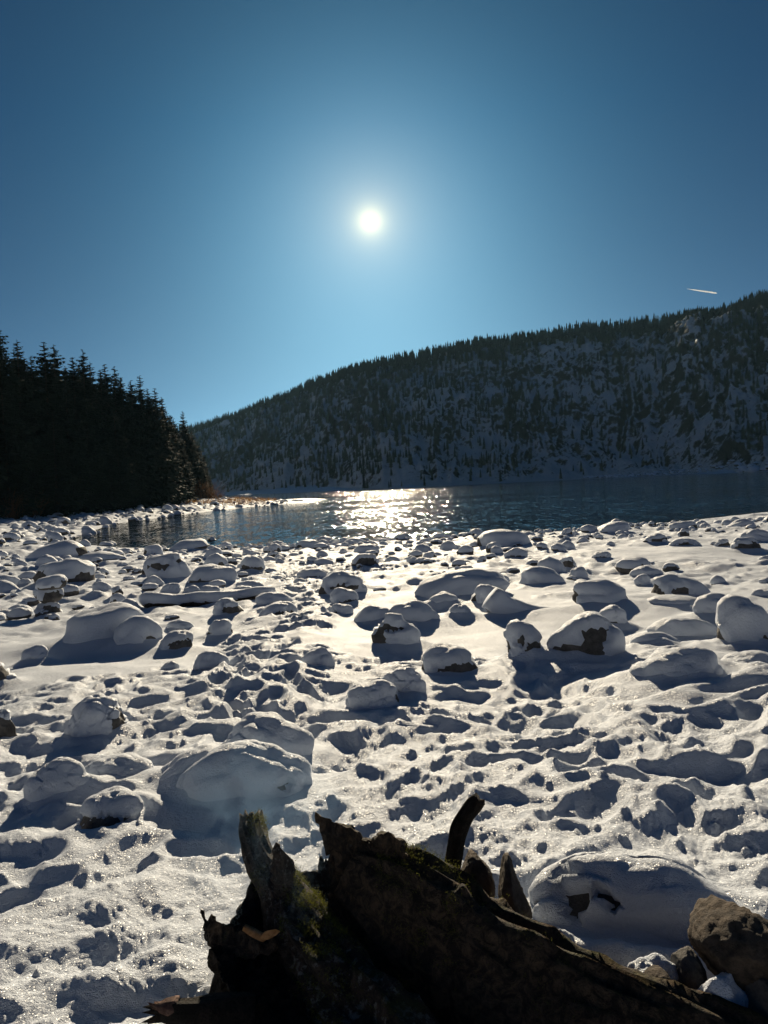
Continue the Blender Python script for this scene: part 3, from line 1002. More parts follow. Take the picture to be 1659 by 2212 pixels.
# rock spur on the right, its left flank steep
as_ = np.interp(TH, (0, .25, .5, .75, 1.0), (.435, .41, .392, .405, .44))
dd = AH - as_ + 0.010 * pn2(XH / 14, YH / 14 + ZH / 10, 57) + 0.005 * pn2(XH / 5, YH / 5 + ZH / 4, 58)
ZH -= msk * 9 * bil(AH * 55 + .6 * pn2(TH * 6, AH * 20, 61), TH * 2.2, 62)
ZH += 11 * np.where(dd < 0, np.exp(-(dd / .024) ** 2), np.exp(-(dd / .07) ** 2)) * sst(1.0, .72, TH) * np.sin(np.pi * np.clip(TH * 1.02, 0, 1) ** 0.9) * (1 + .25 * pn2(XH / 9, YH / 9, 56))
spur_zone = np.exp(-((AH - .43) / .06) ** 2) * msk * sst(1.0, .75, TH)
ZH += spur_zone * (4.5 * rdg(XH / 17, YH / 17, 63) + 4.5 * pn2(XH / 7, YH / 9, 64) + 2.2 * rdg(XH / 4, YH / 4, 65))
ZH = np.where(TH <= 0, -1.5 + 25 * (TH + .06), np.maximum(np.where(TH < .09, zr * prof + (ZH - zr * prof) * TH / .09, ZH), 0.25 + TH * 8))
idx = np.arange(XH.size).reshape(XH.shape)
quads = np.stack([idx[:-1, :-1], idx[1:, :-1], idx[1:, 1:], idx[:-1, 1:]], -1).reshape(-1, 4)
tag(mk('hill', np.stack([XH.ravel(), YH.ravel(), ZH.ravel()], 1), quads, HILL), 'dark snow-dusted cliffs of the hill beyond the lake', None, None, 'structure')


# ------------------------------------------------------------------ build the boulders
for (i, c0, hd, a, b_, H, zb) in hero_rows:
    x0, x1, yt, yb, p, pat, label, op = HERO[i]
    dist = np.linalg.norm(c0)
    sub = 5 if dist < 6.5 else 4 if dist < 24 else 3
    T = op.get('T', min(0.085, 0.16 * H + 0.012)) * (0.6 if 'stack' in op else 1)
    dirs, Fc = ico(sub)
    if 'stack' in op:
        c, zc = 0.5 * H, 0.5 * H
    else:
        c = (H - T) * 0.74
        zc = (H - T) - c
    aa, bb = max(a - 0.5 * T, .03), max(b_ - 0.5 * T, .03)
    V = rock_shape(dirs, aa, bb, c, p if not op.get('rough') else 4, 100 + i, 0.17, op.get('cuts', 1 if 'rough' in op else 2 if 'b' in op else 5) if 'low' not in op else 1)
    if op.get('ramp'):
        V[:, 2] = -c + (V[:, 2] + c) * (0.42 + 0.58 * sst(-1.0, 0.0, V[:, 0] / aa))
    if op.get('tilt'):
        th = math.radians(op['tilt'])
        V = np.stack([V[:, 0] * math.cos(th) + V[:, 2] * math.sin(th), V[:, 1], -V[:, 0] * math.sin(th) + V[:, 2] * math.cos(th)], 1)
    V[:, 2] += zc
    Vr = V
    if sub >= 4:
        n = vnormals(V, Fc)
        Vr = V - n * (0.02 * a * np.abs(pn3(V * (5 / a), i)) + 0.012 * a * np.abs(pn3(V * (13 / a), i)))[:, None]
    o = mk('boulder' if op.get('cat') != 'stone' else 'cairn_stone', Vr, Fc, ROCK)
    o.location = (c0[0], c0[1], zb)
    o.rotation_euler = (0, 0, math.atan2(hd[1], hd[0]) - math.pi / 2)
    tag(o, label, op.get('cat', 'boulder'), 'snowy boulders on the beach' if op.get('cat') != 'stone' else 'stones of the cairn')
    pats = [PC[q] if isinstance(q, str) else q for q in pat]
    if 'rough' not in op:
        pats = [(u_, min(v_ + (.10 if dist < 5.6 else .03), .75), su_ * 1.12, sv_ * 1.2) for (u_, v_, su_, sv_) in pats]
    if not pats and 'low' not in op:
        pats = [(rng.uniform(-.4, .4), rng.uniform(.10, .16), rng.uniform(.35, .7), .10)]
    cv, cf = cap_shape(V, Fc, (aa, H), 0.0, pats, op.get('cl', -0.55), T, 300 + i)
    if len(cf):
        if sub >= 4:
            n = vnormals(cv, cf)
            cv = cv + n * (0.05 * T * pn3(cv * 5.0, i) + 0.03 * T * pn3(cv * 26.0, i + 1))[:, None]
        mk('snow_cap', cv, cf, SNOW, parent=o)

# ------------------------------------------------------------------ stones scattered on the beach
protos = []
for k in range(7):
    dirs, Fc = ico(3)
    p = (2.2, 2.6, 3.0, 2.4, 3.4, 2.0, 2.8)[k]
    V = rock_shape(dirs, 1.0, 0.8, (0.55, .62, .45, .7, .5, .66, .4)[k], p, 900 + k, 0.14, 5)
    V[:, 2] += 0.22
    pats = [[PC['B'], PC['L']], [PC['BL']], [PC['C']], [PC['B']], [PC['BR'], PC['R']], [], [PC['B'], PC['C']]][k]
    cv, cf = cap_shape(V, Fc, (1.0, .8), 0.0, pats, (.35, .1, .6, .3, .45, -.1, .7)[k], 0.13, 950 + k)
    ro = mk('stone', V, Fc, ROCK, link=False)
    co = mk('snow_cap', cv, cf, SNOW, link=False)
    d2, F2 = ico(2)
    V2 = rock_shape(d2, 1.0, 0.8, 0.55, p, 900 + k, 0.14, 5)
    V2[:, 2] += 0.2
    c2, f2 = cap_shape(V2, F2, (1.0, .8), 0.0, pats, (.35, .1, .6, .3, .45, -.1, .7)[k], 0.13, 950 + k)
    protos.append((ro, co, V2, F2, c2, f2))

cand = []
tries = 0
while tries < 14000:
    tries += 1
    zone = rng.random()
    if zone < 0.62:                                          # near beach
        az = rng.uniform(math.radians(-31), math.radians(31))
        r = 12 + 27 * rng.random() ** 0.75
        x, y = r * math.sin(az), r * math.cos(az)
        s = float(shore(x, y))
        if s < -1.2 or s > 24 or rng.random() > math.exp(-max(s, 0) / (12.0 if x < 2 else 7.0)) + 0.05:
            continue
        if math.hypot((x - 9.2), (y - 20) / 1.4) < 4.2 and rng.random() < 0.93:
            continue
        size = 0.055 + 0.15 * rng.random() ** 2.0 + 0.25 * rng.random() ** 9
    else:                                                    # left bank and the spit
        y = rng.uniform(40, 139)
        x = rng.uniform(-48, -10)
        s = float(shore(x, y))
        if s < -0.8 or s > 24 or x < -0.52 * y:
            continue
        size = 0.11 + 0.30 * rng.random() ** 2.2 + 0.5 * rng.random() ** 9
    if not clear_of_boulders(x, y, 1.02):
        continue
    cand.append((x, y, s, size, zone < 0.62))
cand = cand[:1900]
cand.sort(key=lambda q: -q[3] / math.hypot(q[0], q[1]))
stuff = []
for n_, (x, y, s, size, nearb) in enumerate(cand):
    ro, co, V2, F2, c2, f2 = protos[int(rng.integers(7))]
    z = ground_z(x, y) - 0.06 * size
    rz = math.atan2(y, x) - math.pi / 2 + rng.normal(0, 0.5)
    sx, sz = size, size * rng.uniform(0.75, 1.3)
    if n_ < 300:
        o = ro if ro.name not in COL.objects else ro.copy()
        c = co if o is ro else co.copy()
        COL.objects.link(o)
        COL.objects.link(c)
        c.parent = o
        o.location = (x, y, z)
        o.rotation_euler = (0, 0, rz)
        o.scale = (sx, sx, sz)
        if nearb:
            tag(o, 'small snow-capped stone among many between the big boulders and the near waterline', 'stone', 'stones along the near waterline')
        else:
            tag(o, 'snow-topped stone on the stony bank below the dark spruce forest', 'stone', 'stones on the bank below the forest')
    else:
        cr, sr = math.cos(rz), math.sin(rz)
        M = np.array([[cr * sx, -sr * sx, 0], [sr * sx, cr * sx, 0], [0, 0, sz]])
        stuff.append((V2 @ M.T + (x, y, z), F2, 0))
        stuff.append((c2 @ M.T + (x, y, z), f2, 1))
for _ in range(300):                                        # stony margin of the far shore at right
    a0_ = rng.uniform(.26, .56)
    ia = int(np.argmin(np.abs(ah - a0_)))
    it = int(np.searchsorted(tt, 0.002 + 0.05 * rng.random() ** 1.5))
    s_ = 0.35 + 1.1 * rng.random() ** 3 * (1 + 2 * (a0_ > .46))
    ro, co, V2, F2, c2, f2 = protos[int(rng.integers(7))]
    p_ = (XH[ia, it] + rng.normal(0, .4), YH[ia, it], ZH[ia, it] - .1 * s_)
    stuff.append((V2 * s_ + p_, F2, 0))
    stuff.append((c2 * s_ + p_, f2, 1))
Vm, Fm, Mm = merge(stuff)
tag(mk('pebbles', Vm, Fm, [ROCK, SNOW], mat_idx=Mm), 'countless small snow-dusted stones strewn along the waterline', None, None, 'stuff')


# ------------------------------------------------------------------ snowy driftwood log
def catmull(P, n):
    P = np.asarray(P, float)
    Q = np.vstack([2 * P[0] - P[1], P, 2 * P[-1] - P[-2]])
    out = []
    for i in range(1, len(Q) - 2):
        for k in range(n):
            t = k / n
            out.append(0.5 * (2 * Q[i] + (Q[i + 1] - Q[i - 1]) * t + (2 * Q[i - 1] - 5 * Q[i] + 4 * Q[i + 1] - Q[i + 2]) * t * t
                              + (3 * Q[i] - Q[i - 1] - 3 * Q[i + 1] + Q[i + 2]) * t ** 3))
    out.append(P[-1])
    return np.array(out)


def tube(pts, nseg, nring, groove=0.12, seed=0, jag0=0.0, jag1=0.0, squash=1.0):
    """Swept limb: pts rows are x, y, z, radius. Bark furrows run along it; jag makes a splintered end."""
    C = catmull(pts, nseg)
    P, R = C[:, :3], np.maximum(C[:, 3], 0.002)
    n = len(P)
    tan = np.gradient(P, axis=0)
    tan /= np.linalg.norm(tan, axis=1)[:, None]
    ref = np.array([0, 0, 1.0]) if abs(tan[0][2]) < 0.8 else np.array([0, 1.0, 0])
    th = np.linspace(0, 2 * np.pi, nring, endpoint=False)
    Ln = np.concatenate([[0], np.cumsum(np.linalg.norm(np.diff(P, axis=0), axis=1))])
    rows = []
    rg = np.random.default_rng(seed)
    sp0, sp1 = rg.random(nring) ** 2, rg.random(nring) ** 2
    u = np.cross(ref, tan[0])
    for i in range(n):
        u = u - tan[i] * (u @ tan[i])
        u /= np.linalg.norm(u)
        v = np.cross(tan[i], u)
        q = np.stack([np.cos(th) * 2.6, np.sin(th) * 2.6, np.full(nring, Ln[i] * 2.2)], 1) + seed
        q2 = np.stack([np.cos(th) * 7, np.sin(th) * 7, np.full(nring, Ln[i] * 5.0)], 1) + seed
        q3 = np.stack([np.cos(th) * 1.1, np.sin(th) * 1.1, np.full(nring, Ln[i] * 3.5)], 1) + seed
        f = 1 + groove * (1 - 2 * np.abs(pn3(q, seed)) - 0.5) + 0.5 * groove * (0.5 - 2 * np.abs(pn3(q2, seed + 1))) + 0.8 * groove * pn3(q3, seed + 2)
        ring = P[i] + R[i] * f[:, None] * (np.cos(th)[:, None] * u * squash + np.sin(th)[:, None] * v)
        if jag1 and i == n - 1:
            ring = ring + tan[i] * (jag1 * sp1)[:, None]
        if jag0 and i == 0:
            ring = ring - tan[i] * (jag0 * sp0)[:, None]
        rows.append(ring)
    V = np.concatenate(rows + [P[:1], P[-1:]])
    id_ = np.arange(n * nring).reshape(n, nring)
    nx = np.roll(id_, -1, axis=1)
    q = np.stack([id_[:-1], nx[:-1], nx[1:], id_[1:]], -1).reshape(-1, 4)
    F1 = np.concatenate([q[:, [0, 1, 2]], q[:, [0, 2, 3]]])
    c0_, c1_ = n * nring, n * nring + 1
    F1 = np.concatenate([F1, np.stack([np.full(nring, c0_), nx[0], id_[0]], 1), np.stack([np.full(nring, c1_), id_[-1], nx[-1]], 1)])
    return V, F1


lp = [(306, 1296, .035), (318, 1297, .11), (345, 1299, .10), (380, 1300, .085), (415, 1296, .09), (440, 1296, .10), (475, 1294, .09), (520, 1289, .085), (560, 1282, .075), (590, 1278, .03)]
P_l = hit(440, 1306)
pts = []
for (x, y, r) in lp:
    q = at(x, y, P_l[1] + 0.15 * math.sin(x * .05))
    pts.append((q[0], q[1], q[2] - 0.02, r))
org = np.array([P_l[0], P_l[1], 0.0])
V, Fc = tube(np.array(pts) - np.array([*org, 0]), 5, 20, 0.10, 3)
o = mk('driftwood_log', V, Fc, LOGWOOD)
o.location = org
tag(o, 'long bent driftwood log lying under a ribbon of snow at left of centre', 'log')
cv, cf = cap_shape(V, Fc, (1.0, 1.0), 0.0, [], 0.15, 0.075, 77)
mk('snow_cap', cv, cf, SNOW, parent=o)
pts = []
for (x, y, r) in ((1062, 1285, .16), (1085, 1303, .14), (1110, 1312, .12), (1140, 1319, .10), (1175, 1322, .08), (1215, 1318, .05)):
    q = at(x, y, hit(1110, 1325)[1] + .1)
    pts.append((q[0], q[1], q[2] - .06, r))
q0 = np.array([pts[2][0], pts[2][1], 0, 0])
V, Fc = tube(np.array(pts) - q0, 5, 18, 0.10, 9)
o = mk('driftwood_root', V, Fc, LOGWOOD)
o.location = q0[:3]
tag(o, 'snow-covered root trailing right from the knobby boulder', 'log')
cv, cf = cap_shape(V, Fc, (1.0, 1.0), 0.0, [], -.6, 0.06, 78)
mk('snow_cap', cv, cf, SNOW, parent=o)


# ------------------------------------------------------------------ spruces
def spruce(seed, whorls=46, top_bend=0.0):
    """Unit-height spruce. Drooping branches carry many small twig faces. Returns crown and trunk."""
    rg = np.random.default_rng(seed)
    V, Fc = [], []

    def tri(a, b_, c):
        k = len(V)
        V.extend((a, b_, c))
        Fc.append((k, k + 1, k + 2))
    lean = rg.normal(0, .012, 2)
    for w in range(whorls):
        h = 0.05 + 0.94 * (w / (whorls - 1)) ** 0.80
        Rm = 0.205 * (1 - h) ** 0.66 * rg.uniform(0.75, 1.15) + 0.008
        nb = int(rg.integers(6, 9)) if h < .9 else 5
        a0 = rg.random() * 6.28
        for k in range(nb):
            if rg.random() < 0.07:
                continue
            an = a0 + k * 6.283 / nb + rg.normal(0, .22)
            L = Rm * rg.uniform(0.65, 1.18)
            d = np.array([math.cos(an), math.sin(an), 0])
            sd_ = np.array([-d[1], d[0], 0])
            p0 = np.array([lean[0] * h, lean[1] * h, h + rg.normal(0, .006)])
            droop = rg.uniform(.15, .5) * (1.15 - h)
            nseg = 4 if h < .8 else 3
            for q in range(nseg):
                f0 = (q + .35) / nseg
                pos = p0 + d * L * f0 + np.array([0, 0, -droop * L * f0 * (1.6 - f0) + (.18 * L * f0 ** 3)])
                tw = L * (0.40 * (1.15 - f0) + .10) * rg.uniform(.7, 1.2)
                wid = 0.30 * tw + .003
                for sgn in (-1, 1):
                    e = pos + sd_ * sgn * tw + d * tw * .75 + np.array([0, 0, -tw * rg.uniform(.15, .55)])
                    tri(pos - d * wid, pos + d * wid, e)
                tip = pos + d * tw * 1.1 + np.array([0, 0, -tw * .25])
                tri(pos - sd_ * wid * .8, pos + sd_ * wid * .8, tip)
                hang = pos + d * tw * .3 + np.array([0, 0, -tw * rg.uniform(.5, .9)])
                tri(pos - d * wid, pos + d * wid * 1.2, hang)
    for k in range(4):
        an = k * 1.57
        d = np.array([math.cos(an), math.sin(an), 0]) * .004
        tri(np.array([lean[0], lean[1], .96]) - d, np.array([lean[0], lean[1], .96]) + d, np.array([lean[0], lean[1], 1.0]))
    tv, tf = [], []
    ns = 7
    for j, (h, r) in enumerate(((-.03, .016), (.3, .012), (.7, .006), (1.0, .001))):
        for q in range(ns):
            tv.append((r * math.cos(q * 6.283 / ns) + lean[0] * h, r * math.sin(q * 6.283 / ns) + lean[1] * h, h))
    for j in range(3):
        for q in range(ns):
            tf.append((j * ns + q, j * ns + (q + 1) % ns, (j + 1) * ns + (q + 1) % ns, (j + 1) * ns + q))
    return np.array(V), np.array(Fc), np.array(tv), np.array(tf)


spr = []
for k in range(6):
    cv, cf, tv, tf = spruce(40 + k, (46, 42, 50, 44, 40, 48)[k])
    spr.append((mk('crown', cv, cf, NEEDLES, smooth=False, link=False).data, mk('trunk', tv, tf, BARK, link=False).data))
SIL = [(0, 700, 78), (32, 735, 81), (70, 768, 84), (95, 738, 86), (113, 742, 89), (155, 770, 90), (172, 755, 93), (190, 782, 95), (212, 797, 97), (225, 785, 100),
       (241, 790, 102), (262, 813, 103), (285, 822, 106), (301, 810, 109), (318, 838, 110), (333, 838, 113), (353, 857, 117), (366, 896, 122), (378, 904, 126), (396, 887, 131),
       (413, 930, 134), (426, 952, 137), (439, 982, 139), (447, 1010, 140), (455, 1034, 141)]
SIL_L = ['tallest spruce of the forest, cut by the left frame edge', 'spruce with a slim top right of the tallest one at the left edge', 'low-topped spruce in the dip left of the twin tops',
         'left spruce of the two twin tops at the left', 'right spruce of the two twin tops at the left', 'spruce with a slim top left of the broad one', 'broad-topped spruce rising right of the twin tops',
         'spruce on the right shoulder of the broad-topped one', 'thin spruce in the notch left of the paired mid-slope tops', 'left spruce of the paired mid-slope tops', 'right spruce of the paired mid-slope tops',
         'spruce stepping down right of the paired mid-slope tops', 'lower spruce just left of the wide-armed one', 'wide-armed spruce standing above its neighbours mid-forest', 'spruce tucked right under the wide-armed one',
         'bushy spruce right of the wide-armed one', 'narrow pointed spruce with clear sky on its right', 'short spruce right of the narrow pointed one', 'smallest skyline spruce left of the last tall one',
         'last tall lone spruce at the right end of the forest', 'stepped-down spruce right of the last tall one', 'second lowest spruce at the right end of the forest', 'lowest outermost spruce at the right end above the spit', 'young spruce beyond the lowest outermost one above the spit', 'smallest young spruce at the very end of the forest by the dry grass']


def plant(x, y, ztip, rz, label, group, k, zbase=None):
    g = ground_z(x, y) if zbase is None else zbase
    h = max(ztip - g, 2.5)
    e = empty('spruce_tree', (x, y, g - 0.05), rz)
    e.scale = (h * rng.uniform(.92, 1.15),) * 2 + (h,)
    tag(e, label, 'tree', group)
    for nm, me in (('crown', spr[k][0]), ('trunk', spr[k][1])):
        c = bpy.data.objects.new(nm, me)
        COL.objects.link(c)
        c.parent = e


for j, (x, y, D) in enumerate(SIL):
    q = at(x, y, D)
    plant(q[0], q[1], q[2], rng.random() * 6.28, SIL_L[j], 'spruces of the forest skyline', j % 6)
sx_, sy_ = [q[0] for q in SIL], [q[1] for q in SIL]
for n_ in range(104):
    x = rng.uniform(-150, 445) if n_ < 90 else rng.uniform(-420, -100)
    yy = np.interp(x, sx_, sy_) if x > 0 else 700 + 0.0 * x
    Dl = np.interp(max(x, 0), sx_, [q[2] for q in SIL])
    if n_ % 2:
        D = Dl + rng.uniform(6, 34)
        y = yy + rng.uniform(14, 70)
    else:
        D = Dl - rng.uniform(1.0, 7.0)
        y = yy + rng.uniform(60, 240)
    q = at(x, min(y, 1010), D)
    plant(q[0], q[1], q[2], rng.random() * 6.28, 'dark spruce standing inside the dense forest above the left bank', 'spruces inside the forest', int(rng.integers(6)))

# conifers on the far hill
cv, cf = [], []
rg = np.random.default_rng(3)
def far_tree(seed, tiers=6, n=7):
    rg = np.random.default_rng(seed)
    V, Fc = [], []
    for t in range(tiers):
        h0 = 0.06 + 0.86 * t / tiers
        R = 0.20 * (1 - h0) ** .85 + .01
        k = len(V)
        V.append((0, 0, h0 + 1.7 * .86 / tiers))
        for q in range(n):
            an = q * 6.283 / n + t
            r = R * rg.uniform(.6, 1.15)
            V.append((r * math.cos(an), r * math.sin(an), h0 - rg.uniform(0, .05)))
            r2_ = R * .45
            V.append((r2_ * math.cos(an + 3.14 / n), r2_ * math.sin(an + 3.14 / n), h0 + .03))
        for q in range(2 * n):
            Fc.append((k, k + 1 + q, k + 1 + (q + 1) % (2 * n)))
    return np.array(V), np.array(Fc)
fars = [far_tree(k) for k in range(4)]
far_me = [mk('conifer', V, Fc, NEEDLES, smooth=False, link=False).data for V, Fc in fars]
spots = []
NH = len(ah)
tries = 0
while len(spots) < 5600 and tries < 90000:
    tries += 1
    ia = int(rng.integers(10, NH - 8))
    if ah[ia] < -.3 and rng.random() < .5:
        continue
    t = rng.random() ** 0.75 * 1.04
    it = int(np.searchsorted(tt, t))
    x, y, z = XH[ia, it], YH[ia, it], ZH[ia, it]
    cl = float(pn2(np.array([x / 34.]), np.array([y / 60. + z / 40]), 60)[0])
    dens = 0.26 + 1.3 * max(cl, 0)
    dens += 0.9 * float(sst(.14, -.12, ah[ia])) * (.35 + .65 * t)
    dens *= 1.0 if ah[ia] < .2 else .42
    if t < .12:
        dens *= .5
    edge = .80 - .06 * cl
    if t > edge:
        dens = 1.3
    if ah[ia] > .455 and t > .45:
        dens = 1.3
    if rng.random() > dens:
        continue
    h = rng.uniform(3.0, 7.2) if t < .8 else rng.uniform(5.0, 8.6)
    spots.append((x, y, z - .4, h, t, int(rng.integers(4)), rng.random() * 6.28))
# a closed row of trees along the crest
for ia in range(20, NH - 5, 2):
    for _ in range(2):
        it = int(np.searchsorted(tt, rng.uniform(.95, 1.03)))
        spots.append((XH[ia, it], YH[ia, it], ZH[ia, it] - .3, rng.uniform(4.6, 8.2) * (1.2 if rng.random() < .12 else 1), 1.0, int(rng.integers(4)), rng.random() * 6.28))
vis = lambda q: (abs(q[0] / q[1]) < .5) * q[3] / q[1]
spots.sort(key=lambda q: -vis(q))
allt = []
for n_, (x, y, z, h, t, k, rz) in enumerate(spots):
    if n_ < 200:
        o = bpy.data.objects.new('conifer_tree', far_me[k])
        COL.objects.link(o)
        o.location = (x, y, z)
        o.rotation_euler = (0, 0, rz)
        o.scale = (h, h, h)
        if t > .8:
            tag(o, 'small dark conifer on the wooded crest of the hill across the lake', 'conifer', 'conifers on the hill crest')
        else:
            tag(o, 'small dark conifer growing on the snowy cliff face across the lake', 'conifer', 'conifers on the cliff face')
    else:
        V, Fc = fars[k]
        c, s = math.cos(rz), math.sin(rz)
        M = np.array([[c, -s, 0], [s, c, 0], [0, 0, 1]]) * h
        allt.append((V @ M.T + (x, y, z), Fc, 0))
Vm, Fm, Mm = merge(allt)
tag(mk('hillside_forest', Vm, Fm, NEEDLES, smooth=False), 'dark conifer forest covering the hill across the lake', None, None, 'stuff')


# ------------------------------------------------------------------ bare bushes and dry grass at the spit
def bush(seed, n=90):
    rg = np.random.default_rng(seed)
    V, Fc = [], []
    for k in range(n):
        an, sp = rg.random() * 6.28, rg.random() ** .7
        p = np.array([rg.normal(0, .12), rg.normal(0, .12), 0.0])
        d = np.array([math.cos(an) * sp * .6, math.sin(an) * sp * .6, 1.0])
        L = rg.uniform(.4, 1.0)
        w = .012
        for q in range(4):
            e = p + d / np.linalg.norm(d) * L / 4 + rg.normal(0, .03, 3)
            s_ = np.cross(d, (rg.normal(), rg.normal(), .1))
            s_ = s_ / np.linalg.norm(s_) * w
            i = len(V)
            V.extend((p - s_, p + s_, e + s_ * .7, e - s_ * .7))
            Fc.append((i, i + 1, i + 2, i + 3))
            p, d, w = e, d + np.array([math.cos(an), math.sin(an), -.25]) * .12 + rg.normal(0, .15, 3), w * .7
    return np.array(V), np.array(Fc)


bush_me = [mk('bush', *bush(70 + k), TWIG, smooth=False, link=False).data for k in range(3)]
BUSH = [(60, 1105, 78, 3.4), (20, 1110, 74, 3.0), (120, 1100, 82, 2.6), (320, 1078, 112, 3.4), (360, 1074, 118, 4.0), (395, 1072, 126, 3.6), (425, 1070, 130, 4.2), (452, 1068, 133, 3.8), (473, 1068, 137, 2.6), (255, 1088, 100, 3.0)]
BUSH_L = ['bare brown bush at the foot of the tallest spruce near the left edge', 'bare bush cut off closest to the left frame edge under the forest', 'low bare bush under the twin-topped spruces',
          'bare bush under the bushy spruce at the middle of the bank', 'bare bush under the narrow pointed spruce', 'brown bush below the last tall lone spruce', 'largest brown bush below the stepped-down spruces at the forest end',
          'brown bush under the lowest spruce above the spit', 'outermost small brown bush beside the dry grass of the spit', 'bare bush between the mid-slope spruces and the stony bank']
for n_, (x, y, D, h) in enumerate(BUSH):
    q = at(x, y, D)
    o = bpy.data.objects.new('bare_bush', bush_me[n_ % 3])
    COL.objects.link(o)
    o.location = (q[0], q[1], ground_z(q[0], q[1]) - .1)
    o.scale = (h * 1.1, h * 1.1, h)
    o.rotation_euler = (0, 0, n_ * 1.3)
    tag(o, BUSH_L[n_], 'bush', 'bare bushes at the forest foot')
V, Fc = [], []
for k in range(2600):
    x, y = rng.uniform(-31, -19), rng.uniform(118, 141)
    if not 3.0 < float(shore(x, y)) < 12:
        continue
    z, an, h = ground_z(x, y), rng.random() * 6.28, rng.uniform(.3, .8)
    i = len(V)
    dx, dy = math.cos(an) * .03, math.sin(an) * .03
    V.extend(((x - dx, y - dy, z - .05), (x + dx, y + dy, z - .05), (x + rng.normal(0, .2), y + rng.normal(0, .2), z + h)))
    Fc.append((i, i + 1, i + 2))
tag(mk('dry_grass', V, Fc, GRASS, smooth=False), 'rusty dry grass on the spit under the last spruces', None, None, 'stuff')

# contrail high over the hill
a_, b2 = at(1484, 624, 9000), at(1549, 633.5, 9000)
V, Fc = tube(np.array([(*(a_ + (b2 - a_) * t), r) for t, r in ((0, 1.0), (.3, 5), (.6, 7.5), (.9, 7), (1, 2))]), 5, 10, .25, 4)
t_ = NT('contrail_ice')
d_ = t_.n.new('ShaderNodeBsdfDiffuse')
tr_ = t_.n.new('ShaderNodeBsdfTranslucent')
mx_ = t_.n.new('ShaderNodeMixShader')
for s_ in (d_, tr_):
    s_.inputs[0].default_value = (.95, .95, .95, 1)
mx_.inputs[0].default_value = .85
t_.l.new(d_.outputs[0], mx_.inputs[1])
t_.l.new(tr_.outputs[0], mx_.inputs[2])
o = mk('contrail', V - a_, Fc, t_.done(mx_.outputs[0]))
o.location = a_
tag(o, 'short white aircraft contrail in the blue sky above the right ridge', 'contrail')


# ------------------------------------------------------------------ the charred stump in front
stump_org = np.array([0.05, 2.15, 0.0])
stump_org[2] = float(T0(stump_org[0], stump_org[1]))
stump = empty('driftwood_stump', stump_org)
tag(stump, 'large charred mossy driftwood stump with jagged splinters across the bottom foreground', 'stump')


def limb(name, rows, mat, drop=1.0, nseg=6, nring=30, parent=stump, **kw):
    pts = []
    for (x, y, D, r) in rows:
        q = at(x, y, D)
        pts.append((q[0] - stump_org[0], q[1] - stump_org[1], q[2] - stump_org[2] - drop * r, r))
    V, Fc = tube(pts, nseg, nring, **kw)
    return mk(name, V, Fc, mat, parent=parent), V, Fc


def plate(name, outline, thick, mat, parent=stump, rough=0.006, seed=0, jag=2.6):
    """Broken slab of wood: outline points (x, y, distance) with real thickness, split and roughened."""
    bm = bmesh.new()
    c = np.mean([at(*q) for q in outline], axis=0)
    back = (c - CAM) / np.linalg.norm(c - CAM)
    rj = random.Random(seed)
    fine = []
    for q0_, q1_ in zip(outline, outline[1:] + outline[:1]):
        n_ = max(1, int(math.hypot(q1_[0] - q0_[0], q1_[1] - q0_[1]) / 11))
        for k_ in range(n_):
            t_ = (k_ + (rj.uniform(-.3, .3) if k_ else 0)) / n_
            j_ = jag if k_ else 0
            fine.append((q0_[0] + (q1_[0] - q0_[0]) * t_ + rj.gauss(0, j_), q0_[1] + (q1_[1] - q0_[1]) * t_ + rj.gauss(0, j_ * 1.3), q0_[2] + (q1_[2] - q0_[2]) * t_))
    vs = [bm.verts.new(at(*q) - stump_org) for q in fine]
    f = bm.faces.new(vs)
    r = bmesh.ops.extrude_face_region(bm, geom=[f])
    for v in [g for g in r['geom'] if isinstance(g, bmesh.types.BMVert)]:
        v.co += Vector(back * thick)
    bmesh.ops.triangulate(bm, faces=bm.faces[:])
    for _ in range(4):
        long_ = [e for e in bm.edges if e.calc_length() > 0.014]
        if long_:
            bmesh.ops.subdivide_edges(bm, edges=long_, cuts=1)
            bmesh.ops.triangulate(bm, faces=bm.faces[:])
    bmesh.ops.recalc_face_normals(bm, faces=bm.faces[:])
    bm.normal_update()
    co = np.array([v.co[:] for v in bm.verts])
    nn = np.array([v.normal[:] for v in bm.verts])
    d = 2.0 * rough * (pn3(co * 14 + seed, seed) + 1.1 * pn3(co * np.array([52.0, 52.0, 8.0]), seed + 1))
    co = co + nn * d[:, None]
    for v, p in zip(bm.verts, co):
        v.co = p
    me = bpy.data.meshes.new(name)
    bm.to_mesh(me)
    bm.free()
    me.materials.append(mat)
    o = bpy.data.objects.new(name, me)
    COL.objects.link(o)
    o.parent = parent
    return o


# main trunk: jagged end upper left, running down to the lower right
trunk, tV, tF = limb('trunk', [(745, 1800, 2.52, .17), (790, 1803, 2.48, .22), (832, 1808, 2.44, .27), (900, 1850, 2.40, .30), (975, 1915, 2.32, .31), (1065, 1975, 2.24, .30), (1170, 2027, 2.18, .29),
                 (1300, 2085, 2.08, .27), (1450, 2150, 1.98, .25), (1640, 2222, 1.88, .22), (1850, 2300, 1.76, .18)], LOGWOOD, nseg=9, nring=84, groove=.14, seed=5, squash=.55)
